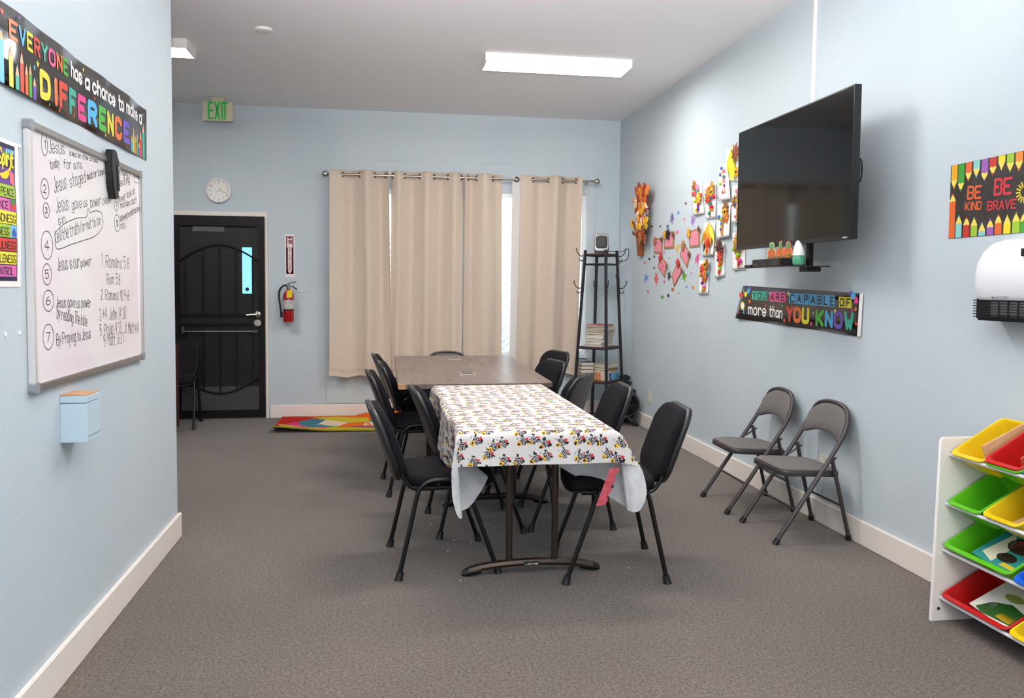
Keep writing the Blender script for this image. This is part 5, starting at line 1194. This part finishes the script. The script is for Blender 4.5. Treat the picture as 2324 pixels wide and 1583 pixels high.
# autumn garland torch
g0 = c4_(235, 1085); ga = thing('autumn_garland', 'hanging torch of autumn leaves and ribbon on the right wall', 'decoration', RWm(g0[0], g0[1], 0))
BUR = mat('burlap', '9a5a34', .95, bump=(300, .6)); Q = [c4_(205, 760), c4_(262, 760), c4_(255, 1085), c4_(222, 1085)]
MB().pad([(p[0], p[1]) for p in Q], RWm, .035, .008, 0).build('stem', BUR, ga)
tube_c = [c4_(235, 800), c4_(235, 450)]; MB().tube([RWm(*tube_c[0], .03), RWm(*tube_c[1], .03)], .02, 6).build('core', BUR, ga)
LC = ['c8552a', 'd87a2a', 'e8a02a', '9a3a22', '7a3a22', 'e8c48a', 'b8642e', 'e8b82a', 'f0e2d0', '8a2a24']
for i in range(95):
    t_ = i/95; y = 430+510*t_+random.uniform(-15, 15); wdt = 62*(1 if t_ < .75 else .65)*(.75+.25*math.sin(t_*20)); x = 232+random.uniform(-1, 1)*wdt
    col = random.choice({0: LC[:4], 1: ['e8a02a', 'd87a2a', 'f0e2d0', '8a2a24', 'e8c48a'], 2: ['f0e2d0', 'e8b82a', 'e8a02a', 'c8552a'], 3: ['7a3a22', '9a3a22', 'b8642e', '8a5a3a']}[min(3, int(t_*4))])
    a = c4_(x, y); fo = random.uniform(.05, .08); leaf(ga, RWm(a[0]*(1-fo/XR), CAMH+(a[1]-CAMH)*(1-fo/XR), fo), random.uniform(.09, .15), random.uniform(-3, 3), col, random.uniform(-.3, .3))
leaf(ga, RWm(*c4_(310, 690), .05), .22, 2.4, 'f0e6da', 0, 'feather', 'feather'); leaf(ga, RWm(*c4_(190, 780), .05), .13, 1.2, 'e8b82a'); leaf(ga, RWm(*c4_(200, 560), .05), .15, 1.9, 'd89a7a', 0, 'feather', 'feather')
for i in range(8): a = c4_(215+6*i % 40, 790+14*i); MB().tube(smooth_path([RWm(a[0]-.03, a[1], .05), RWm(a[0], a[1]+.03, .075), RWm(a[0]+.04, a[1]-.01, .05)], 4), .008, 5).build('ribbon_loop', mat('copper_ribbon', 'a8562e', .35, .4), ga, smooth=True)
# ================================================================ left wall: banner
random.seed(31)
lbn = thing('banner', 'black banner reading everyone has a chance to make a difference', 'banner', (XL, 3.3, 1.94), group='black lettered banners')
LU0, LU1, LZ0, LZ1 = 2.40, 4.08, 1.942, 2.177
def lwav(u): return .007+.004*math.sin(u*7.3)+.003*math.sin(u*17)
LBm = lambda u, v_, w_: LWm(u, v_, lwav(u)+w_)
sheet(lbn, [(LU0, LZ1), (LU1, LZ1), (LU1-.008, LZ0), (LU0, LZ0)], lambda u, v_, w_: LBm(u, v_, w_), GLOSSB, 60)
for o in [k for k in bpy.data.objects if k.parent == lbn]: o.data.flip_normals()
c1 = lambda x, y: lw(x/4.1667, y/4.1667, .008)
def lword(s, p0, p1, hpx, wr, cols, gap=1.6):
    m = MB(); a, b_ = c1(*p0), c1(*p1); h = abs(c1(p0[0], p0[1]-hpx)[1]-a[1])
    text(m, s, a, b_, h, h*wr, LBm, .0016, [ix[k] for k in cols] if isinstance(cols, list) else ix[cols], 0, gap, n=10); m.build('lettering', pmats(), lbn)
lword('EVERYONE', (82, 345), (640, 712), 150, .25, ['orange', 'blue', 'yellow', 'red', 'teal', 'pink', 'orange', 'green'], 2.0)
lword('has', (682, 715), (790, 795), 130, .24, 'white'); lword('a', (823, 828), (852, 850), 128, .24, 'white'); lword('chance', (882, 870), (1085, 1005), 125, .24, 'white'); lword('to', (1118, 1025), (1158, 1050), 118, .24, 'white'); lword('make', (1185, 1062), (1305, 1140), 112, .24, 'white'); lword('a', (1330, 1160), (1350, 1172), 110, .24, 'white')
lword('DIFFERENCE', (388, 892), (1205, 1340), 205, .35, ['yellow', 'orange', 'red', 'teal', 'pink', 'blue', 'green', 'yellow', 'orange', 'purple'], 2.6)
pencils = [(20, 780, 260, 'blue', 34), (95, 815, 420, 'yellow', 34), (148, 855, 600, 'teal', 34), (192, 885, 480, 'red', 34), (238, 912, 600, 'orange', 30), (278, 935, 600, 'green', 30), (322, 962, 712, 'purple', 32), (1238, 1440, 1262, 'blue', 18), (1260, 1450, 1200, 'yellow', 18), (1282, 1465, 1265, 'orange', 16), (1305, 1478, 1240, 'green', 18), (1328, 1490, 1325, 'purple', 16), (1345, 1500, 1225, 'red', 18), (1370, 1515, 1165, 'teal', 18)]
for x, yb, yt, col, wpx in pencils:
    a, b_, e_ = c1(x, yb), c1(x, yt), c1(x+wpx, yb); w_ = min(.03, abs(e_[0]-a[0])); zt = min(b_[1], LZ1-.01); m = MB()
    a = (a[0], LZ0+.002); tip = min(w_*1.5, (zt-a[1])*.45)
    for pts, mi in (([(-w_/2, a[1]), (w_/2, a[1]), (w_/2, zt-tip), (-w_/2, zt-tip)], ix[col]), ([(-w_/2, zt-tip), (w_/2, zt-tip), (w_*.16, zt-tip*.32), (-w_*.16, zt-tip*.32)], 10), ([(-w_*.16, zt-tip*.32), (w_*.16, zt-tip*.32), (0, zt)], ix[col])):
        m.add([LBm(a[0]+u, v_, .0014) for u, v_ in pts], [tuple(range(len(pts)))], mi)
    m.build('pencil_print', pmats()+[flat('e6b98c', .4)], lbn)
for x, y, col, r_ in ((15, 105, 'red', .012), (163, 165, 'purple', .009), (353, 605, 'yellow', .014), (317, 640, 'blue', .012), (805, 660, 'yellow', .010), (465, 990, 'teal', .007), (555, 1040, 'orange', .009), (712, 1092, 'orange', .009), (990, 1278, 'yellow', .009), (740, 830, 'green', .006), (895, 930, 'red', .009), (1035, 1000, 'teal', .007), (1222, 1160, 'red', .007), (1285, 1210, 'red', .010), (1185, 1395, 'pink', .006), (1362, 1085, 'blue', .009)):
    a = c1(x, y); pts = []
    for k in range(10): an = k*math.pi/5+math.pi/2; rr_ = r_*(1 if k % 2 == 0 else .45); pts.append((a[0]+rr_*math.cos(an), a[1]+rr_*math.sin(an)))
    MB().add_([LBm(*p, .0014) for p in pts]+[LBm(a[0], a[1], .0014)], [(k, (k+1) % 10, 10) for k in range(10)], ix[col]).build('star_print', pmats(), lbn)
# ================================================================ whiteboard
WB0, WB1, WBZ0, WBZ1 = 2.732, 3.924, 1.026, 1.870
wb = thing('whiteboard', 'magnetic whiteboard covered in black handwriting on the left wall', 'whiteboard', (XL, (WB0+WB1)/2, WBZ0))
WBM = mat('whiteboard_enamel', 'efecec', .18, vary=(2.3, 'ecdfe4', 2))
MB().prism([(WB0+.012, WBZ0+.012), (WB1-.012, WBZ0+.012), (WB1-.012, WBZ1-.012), (WB0+.012, WBZ1-.012)], LWm, .003, .012).build('panel', WBM, wb)
ALU = mat('aluminium_frame', 'b9b4b0', .3, .85); fw = .024
for nm_, P_ in (('frame_top', [(WB0, WBZ1-fw), (WB1, WBZ1-fw), (WB1, WBZ1), (WB0, WBZ1)]), ('frame_bottom', [(WB0, WBZ0), (WB1, WBZ0), (WB1, WBZ0+fw), (WB0, WBZ0+fw)]), ('frame_left', [(WB0, WBZ0+fw), (WB0+fw, WBZ0+fw), (WB0+fw, WBZ1-fw), (WB0, WBZ1-fw)]), ('frame_right', [(WB1-fw*.7, WBZ0+fw), (WB1, WBZ0+fw), (WB1, WBZ1-fw), (WB1-fw*.7, WBZ1-fw)])):
    MB().prism(P_, LWm, .001, .022).build(nm_, ALU if 'left' not in nm_ else mat('white_aluminium', 'dedbd9', .35, .4), wb, bevel=.003)
for u in (WB0, WB1):
    for v_ in (WBZ0, WBZ1): MB().prism(rrect(.034, .034, .008, 3, u+(.014 if u == WB0 else -.014), v_+(.014 if v_ == WBZ0 else -.014)), LWm, .0, .0245).build('corner_cap', mat('grey_corner', '8e9296', .4), wb)
wp = lambda x, y: lw(x, y, .0125)
HW = MB()
def hw(s, x0, y0, x1, y1, h=.036, w_=.0026): text(HW, s, wp(x0, y0), wp(x1, y1), h, w_, LWm, .0124, 0, .10, 1.2, n=4)
for s, x0, y0, x1, y1, h in (('Jesus', 111, 347, 147, 348, .042), ('died on the cross', 158, 352, 222, 369, .017), ('today', 115, 383, 136, 378, .03), ('for sins', 145, 382, 187, 383, .03), ('Jesus', 124, 437, 152, 426, .05), ('staged', 160, 425, 195, 412, .042), ('dead for 3 days.', 198, 408, 239, 394, .026),
    ('Jesus', 128, 483, 157, 475, .05), ('gave us', 164, 475, 199, 468, .036), ('power over', 206, 470, 250, 460, .036), ('sin', 133, 510, 149, 505, .03), ('tell the truth', 126, 551, 181, 528, .042), ('/or not to sin', 183, 527, 229, 508, .036),
    ('Jesus is our', 130, 614, 181, 606, .045), ('power', 184, 606, 208, 601, .034), ('1. Romans 5:8', 229, 606, 293, 610, .05), ('Rom. 5:8', 243, 645, 273, 645, .045), ('2. Romans 10:9-8', 229, 680, 293, 681, .042), ('3.+4. John 14:30', 226, 727, 286, 723, .05), ('5. Philip. 4:13', 227, 762, 275, 754, .045), ('b. Matt 4:4', 285, 755, 314, 757, .05), ('9. Matt. 6:21', 236, 786, 280, 778, .045),
    ('Jesus gave us power', 127, 697, 206, 697, .038), ('by reading The bible', 129, 722, 198, 740, .04), ('By Praying to Jesus', 129, 783, 206, 767, .04), ('Bringing it', 269, 396, 296, 400, .03), ('devoting', 270, 424, 294, 414, .03), ('never look at', 269, 460, 307, 439, .028), ('mistake stuff', 274, 472, 311, 460, .026), ('listening to instruction', 273, 503, 316, 478, .026), ('still', 274, 519, 284, 518, .028), ('Coral', 305, 402, 318, 402, .026)):
    hw(s, x0, y0, x1, y1, h)
for n_, x, y, rx, ry in (('1', 101, 328, 7, 25), ('2', 102, 428, 9, 23), ('3', 105, 477, 7, 17), ('4', 107, 556, 13, 32), ('5', 107, 622, 10, 24), ('6', 110, 682, 12, 24), ('7', 110, 764, 12, 29), ('9', 264, 460, 5, 18), ('10', 266, 506, 6, 19)):
    c = wp(x, y); e_ = wp(x+rx, y); f_ = wp(x, y-ry); a_, b_ = e_[0]-c[0], f_[1]-c[1]
    HW.ribbon([(c[0]+a_*math.cos(k*.42), c[1]+b_*math.sin(k*.42)*(1+.02*k/15)) for k in range(17)], .0026, LWm, .0124, 0, 4)
    text(HW, n_, (c[0]-a_*.40, c[1]-b_*.38), (c[0]+a_*.35, c[1]-b_*.38), b_*.75, .0032, LWm, .0124, 0, .05, 1.0, n=4)
HW.ribbon([(p.x, p.y) for p in smooth_path([(*wp(x, y), 0) for x, y in ((125, 528), (140, 512), (160, 500), (178, 494), (196, 492), (200, 472), (204, 482), (218, 478), (231, 484), (234, 503), (230, 520), (215, 536), (190, 545), (160, 555), (133, 565), (126, 555), (125, 528))], 4)], .0028, LWm, .0124, 0, 4)
HW.ribbon([wp(303, 388), wp(305, 413), wp(318, 416)], .0022, LWm, .0124, 0, 4)
HW.build('handwriting', flat('2b2a2e', .4), wb, kind='stuff')
# eraser
a = at_x(257, 396, XL+.03)
er = thing('eraser_caddy', 'black marker eraser stuck on the whiteboard near its top edge', 'eraser', (XL+.012, a.y, a.z-.09), group=None)
EQ = [(a.y+u, a.z+v_) for u, v_ in ((-.050, .055), (-.034, .095), (.012, .100), (.046, .062), (.054, -.055), (.038, -.092), (-.006, -.098), (-.030, -.05))]
MB().prism(EQ, LWm, .012, .040).build('body', mat('black_felt_plastic', '111113', .4), er, bevel=.004)
MB().prism([(a.y+.012, a.z+.04), (a.y+.028, a.z+.04), (a.y+.036, a.z-.06), (a.y+.020, a.z-.06)], LWm, .0385, .043).build('label_strip', BLACKPL, er)
tx = MB(); text(tx, 'EXPO', (a.y+.022, a.z+.034), (a.y+.031, a.z-.03), .008, .002, LWm, .0436, 0, n=4); tx.build('lettering', flat('e8e6e4'), er)
MB().prism([(a.y+.030, a.z-.062), (a.y+.040, a.z-.062), (a.y+.041, a.z-.08), (a.y+.031, a.z-.08)], LWm, .0395, .042).build('white_tip', PAPER, er)
# ================================================================ list poster, partly outside the picture
po = thing('fruit_poster', 'colourful poster of stacked word bands on the left wall', 'poster', (XL, 2.5, 1.356))
pu1, pz0, pz1 = 2.694, 1.356, 1.786; pu0 = pu1-.335
LPm = lambda u, v_, w_: LWm(u, v_, .002+.004*math.sin((v_-pz0)*9)**2+w_)
def rect(name, u0, u1, v0, v1, off, m, parent=po): return MB().grid(lambda a_, b_: LPm(u0+(u1-u0)*a_, v0+(v1-v0)*b_, off), 1, 4).build(name, m, parent)
MB().grid(lambda a_, b_: LPm(pu0+(pu1-pu0)*a_, pz0+(pz1-pz0)*b_, 0), 2, 12).build('sheet', PAPER, po)
py = lambda y: lw(30, 310+y/4.523)[1]
rect('border', pu0+.03, pu1-.026, py(1480), py(105), .0008, flat('1b1440'))
ui = pu1-.032
rect('title_band', pu0+.036, ui, py(515), py(150), .0014, flat('6a3f8e')); rect('sky_patch', ui-.055, ui, py(190), py(150), .0018, flat('6fb4dc')); rect('leaf_patch', ui-.07, ui-.03, py(260), py(185), .0018, flat('4a9a3a'))
MB().add_([LPm(ui-.10+u, py(420)+v_, .002) for u, v_ in ((0, 0), (.02, -.012), (.05, -.010), (.072, .01), (.085, .035), (.078, .037), (.06, .018), (.03, .006))], [tuple(range(8))]).build('banana', flat('f0d423'), po)
MB().add_([LPm(ui+u, v_, .0022) for u, v_ in ((-.036, py(365)), (-.004, py(385)), (-.002, py(515)), (-.03, py(490)))], [(0, 1, 2, 3)]).build('watermelon', flat('e8707a'), po)
m = MB(); text(m, 'Spirit', (ui-.10, py(315)), (ui-.008, py(322)), .042, .008, LPm, .0024, 0, n=6); m.build('lettering', flat('f0e24a'), po)
for y0, y1, col, wd_, xr_ in ((500, 650, 'a8c83a', 'PEACE', 0), (645, 785, 'e068b0', 'PATIENCE', .045), (770, 915, 'f0e23a', 'KINDNESS', 0), (905, 1050, 'a8c83a', 'GOODNESS', .045), (1045, 1185, 'd8423a', 'FAITHFULNESS', 0), (1180, 1320, 'f0e23a', 'GENTLENESS', 0), (1315, 1445, 'e068b0', 'SELF-CONTROL', .015)):
    rect('word_band', pu0+.036, ui, py(y1-8), py(y0+8), .0014, flat(col))
    L_ = .0172*len(wd_) if len(wd_) < 12 else .0172*len(wd_)
    m = MB(); text(m, wd_, (max(pu0+.04, ui-.006-xr_-L_), py(y1-28)), (ui-.006-xr_, py(y1-28)), .021, .0028, LPm, .0018, 0, n=4, gap=1.0); m.build('lettering', flat('2b2326'), po)
    if xr_ == .045: rect('picture_patch', ui-.042, ui, py(y1-8), py(y0+8), .0017, flat('9a5ab0' if wd_ == 'PATIENCE' else '7ac0e8'))
for (u, y, r_, col) in ((-.028, 720, .010, 'd83a3a'), (-.012, 722, .010, 'd83a3a'), (-.026, 1000, .008, '3f5fb0'), (-.012, 1005, .008, '3f5fb0'), (-.019, 975, .008, '3f5fb0')):
    MB().add_([LPm(ui+u+r_*math.cos(k*math.pi/6), py(y)+r_*1.3*math.sin(k*math.pi/6), .0022) for k in range(12)], [tuple(range(12))]).build('fruit', flat(col), po)
MB().add_([LPm(ui-.02+u, py(668)+v_, .0024) for u, v_ in ((-.016, 0), (0, .006), (.016, 0), (.006, -.012), (-.006, -.012))], [tuple(range(5))]).build('fruit_leaves', flat('3f8a3a'), po)
for u, v_ in ((pu1-.004, pz1-.01), ): MB().ball(LWm(u+.008, v_+.004, .006), .006, 8, 5).build('push_pin', mat('clear_pin', 'e2e6ea', .2), po)
# ================================================================ painted wooden box on the left wall
p0 = at_x(135, 895, XL); dX = at_y(199, 1003, p0.y).x-XL; pe = at_x(229, 985, XL+dX)
bx_ = thing('wall_box', 'small pale blue wooden box fixed to the wall under the whiteboard', 'box', (XL, p0.y+.1, .80))
BPAINT = mat('box_blue_paint', 'bcd2dd', .5); y0, y1 = p0.y, pe.y; z1, z0 = .985, .82; zt2 = at_x(197, 893, XL+dX).z
MB().box(XL, XL+dX, y0, y1, z0, z1-.03).build('body', BPAINT, bx_, bevel=.002)
MB().box(XL, XL+dX, y0, y1, z1-.028, z1-.004).build('lid', BPAINT, bx_, bevel=.002)
MB().box(XL+.002, XL+dX-.002, y0+.002, y1-.002, z1-.004, z1).build('bare_top', wood_mat('bare_pine', 'b98a66', 'cda27c', (3, 14, 3), .7), bx_, label='unpainted wooden top')
MB().box(XL+dX-.001, XL+dX+.002, y0+.01, y1-.01, z0+.02, z0+.024).build('seam', mat('seam_grey', '9aaab2', .6), bx_)
for px, py_, lab in ((12, 758, 'left of two tiny white adhesive tabs on the left wall'), (44, 755, 'right of two tiny white adhesive tabs on the left wall')):
    a = lw(px, py_); tag(MB().prism(rrect(.010, .014, .003, 2, *a), LWm, 0, .003).build('wall_tab', PAPER), lab, 'tab', 'adhesive tabs')
# ================================================================ toy organiser with bins
PW = mat('organizer_white', 'efe9e3', .4); RODW = mat('rod_white', 'dcdce0', .35)
OY1, OL = 2.985, .86
og = thing('toy_organizer', 'white toy organizer rack with coloured bins by the right wall', 'organizer', (2.38, OY1-OL/2, 0))
for y in (OY1, OY1-OL-.016):
    poly = [(2.244, .0), (2.244, .006), (2.263, .752), (2.272, .766), (XR-.03, .766), (XR-.02, 0)]
    o = MB().prism(poly, lambda u, v_, w_: Vector((u, y+w_, v_)), 0, .016).build('side_panel', PW, og, bevel=.003)
    MB().lathe([(.007, 0), (.007, .003)], Matrix.Translation((2.275, y, .055)) @ Matrix.Rotation(math.pi/2, 4, 'X'), 10).build('screw', CHROME, o)
ROWS = [(2.304, .694), (2.297, .491), (2.291, .298), (2.283, .100)]
for x, z in ROWS:
    MB().tube([(x, OY1, z), (x, OY1-OL, z)], .0075, 10).build('front_rod', RODW, og, smooth=True)
    MB().tube([(XR-.035, OY1, z+.02), (XR-.035, OY1-OL, z+.02)], .0075, 10).build('rear_rod', RODW, og, smooth=True)
BCOL = dict(yellow='ecc81e', red='c21d1c', green='5fbf1f', blue='1f5fd0')
def bin_(row, yc, w_, col, label, lift=0.0, dxo=0):
    x, z = ROWS[row]; xr_ = XR-.075
    ang = math.atan2(.105, xr_-x); ca, sa = math.cos(ang), math.sin(ang)
    t = thing('storage_bin', label, 'bin', (x, yc, z), group='coloured storage bins')
    O = Vector((x-.012*ca+dxo, yc, z-.012*sa+.012+lift)); D = .272
    def F(d, s, h): return O+Vector((d*ca-h*sa, s, d*sa+h*ca))
    def ring(d0, d1, s, h, r_=.022, n_=4): return [F(a, b_, h) for a, b_ in rrect(d1-d0, 2*s, r_, n_, (d0+d1)/2, 0)]
    W2 = w_/2-.003
    lv = [ring(0, D, W2, 0), ring(0, D, W2, .008), ring(.006, D-.006, W2-.006, .008), ring(.022, D-.010, W2-.008, 0), ring(.030, D-.012, W2-.014, -.055), ring(.060, D-.016, W2-.020, -.108)]
    n_ = len(lv[0]); vs = [p for r in lv for p in r]
    inner = [(i*n_+j, i*n_+(j+1) % n_, (i+1)*n_+(j+1) % n_, (i+1)*n_+j) for i in range(len(lv)-1) for j in range(n_)]; inner.append(tuple((len(lv)-1)*n_+j for j in range(n_)))
    lo = [ring(0, D, W2, 0), ring(.004, D-.004, W2-.004, -.004), ring(.019, D-.008, W2-.006, -.006), ring(.027, D-.010, W2-.012, -.057), ring(.058, D-.014, W2-.018, -.111)]
    vo = [p for r in lo for p in r]; k = len(vs)
    outer = [(k+i*n_+j, k+(i+1)*n_+j, k+(i+1)*n_+(j+1) % n_, k+i*n_+(j+1) % n_) for i in range(len(lo)-1) for j in range(n_)]; outer.append(tuple(k+(len(lo)-1)*n_+j for j in range(n_))[::-1])
    m = MB().add_(vs+vo, inner+outer); m.build('tub', mat('bin_'+col, BCOL[col], .3, spec=.4), t, smooth=True, angle=50)
    rim = MB().tube(ring(.002, D-.002, W2-.002, .004, .024, 5), .0052, 6, closed=True); rim.build('rim', mat('bin_'+col), t, smooth=True)
    return F
sw = .185; lwid = .36
y = OY1-.012
f1 = bin_(0, y-sw/2, sw, 'yellow', 'yellow bin on the top row beside the white side panel')
bin_(0, y-1.5*sw-.002, sw, 'green', 'green bin on the top row, under the red bin')
f2 = bin_(0, y-1.5*sw-.002, sw, 'red', 'red bin nested inside the green bin on the top row', .010, -.002)
bin_(0, y-2.5*sw-.004, sw, 'blue', 'blue bin at the cut-off end of the top row', .0)
f3 = bin_(1, y-sw/2, sw, 'green', 'empty green bin on the second row')
f4 = bin_(1, y-1.5*sw-.01, sw, 'yellow', 'yellow bin on the second row with wooden pieces', .006)
f5 = bin_(2, y-lwid/2, lwid, 'green', 'wide green bin on the third row holding a picture book', .016, -.006)
bin_(2, y-lwid-sw/2-.004, sw, 'blue', 'blue bin at the picture edge on the third row', .004)
f6 = bin_(3, y-lwid/2, lwid, 'red', 'wide red bin on the bottom row with a green-covered book', .006)
bin_(3, y-lwid-sw/2-.004, sw, 'yellow', 'yellow bin at the cut-off end of the bottom row', .004)
BRD = wood_mat('pale_wood', 'c99a72', 'd8b08a', (3, 3, 3), .6)
def slab(name, label, F, pts, h0, h1, mats_, cat, grp=None):
    t = thing(name, label, cat, F(pts[0][0], pts[0][1], h0), group=grp)
    MB().prism(pts, lambda u, v_, w_: F(u, v_, w_), h0, h1).build('board', mats_, t); return t
t = thing('wooden_board', 'thin wooden board standing in the top yellow bin', 'board', f1(.03, -sw/2+.03, -.08))
MB().prism([(.03, -.05), (.245, -.078), (.265, .022), (.05, .042)], lambda u, v_, w_: f1(u, -sw/2+.028+w_, v_), 0, .008).build('board', BRD, t)
t = thing('wooden_board', 'thin wooden board standing in the red nested bin', 'board', f2(.03, -sw/2+.03, -.08))
MB().prism([(.03, -.05), (.245, -.078), (.265, .018), (.05, .02)], lambda u, v_, w_: f2(u, -sw/2+.03+w_, v_), 0, .008).build('board', mat('red_back_board', 'b5482e', .6), t)
slab('wooden_block', 'square wooden tile in the yellow second-row bin', f4, [(.06, -.02), (.13, -.035), (.15, .03), (.08, .05)], -.080, -.068, BRD, 'block', 'wooden pieces in the yellow bin')
slab('wooden_block', 'long wooden strip in the yellow second-row bin', f4, [(.06, -.07), (.10, -.075), (.20, -.01), (.17, .0)], -.066, -.054, BRD, 'block', 'wooden pieces in the yellow bin')
def picbook(F, label, base_, shapes):
    t = thing('picture_book', label, 'book', F(.1, 0, -.08), group='picture books in the bins')
    P_ = [(.035, -.125), (.225, -.15), (.25, .075), (.06, .10)]
    MB().prism(P_, lambda u, v_, w_: F(u, v_, w_-.045+.05*(u-.05)), 0, .008).build('cover', flat(base_, .3), t)
    for nm_, pts, col in shapes: MB().add_([F(.145+u*.95, -.025+v_*.95, -.0365+.05*(.095+u)) for u, v_ in pts], [tuple(range(len(pts)))]).build(nm_, flat(col, .3), t)
el = lambda cx, cy, rx, ry, n_=14: [(cx+rx*math.cos(2*math.pi*k/n_), cy+ry*math.sin(2*math.pi*k/n_)) for k in range(n_)]
picbook(f5, 'picture book with brown and teal cover in the wide green bin', '2f8f8c', [('pale_ground', [(-.09, .02), (.02, .0), (.09, .06), (-.06, .10)], 'd8d2b8'), ('brown_figure', el(.035, -.03, .045, .075), '3a2018'), ('pink_patch', el(.045, -.01, .018, .03), 'b5555a'), ('dark_figure', el(-.045, -.02, .025, .05), '2a1714'), ('title_block', [(-.095, -.10), (-.075, -.105), (-.07, -.03), (-.09, -.02)], 'd8b832')])
picbook(f6, 'picture book with white and green cover in the bottom red bin', 'e8e6dc', [('green_field', [(-.095, -.10), (-.02, -.11), (.0, -.02), (-.03, .06), (-.085, .10), (-.10, .05)], '2c5a22'), ('title_block', [(-.09, -.09), (-.06, -.095), (-.055, -.02), (-.085, -.01)], 'e0b81e'), ('white_label', [(-.06, .035), (-.03, .03), (-.025, .085), (-.055, .09)], 'e4e2e6'), ('green_leaf', el(.03, .0, .02, .05), '8a9a4a')])
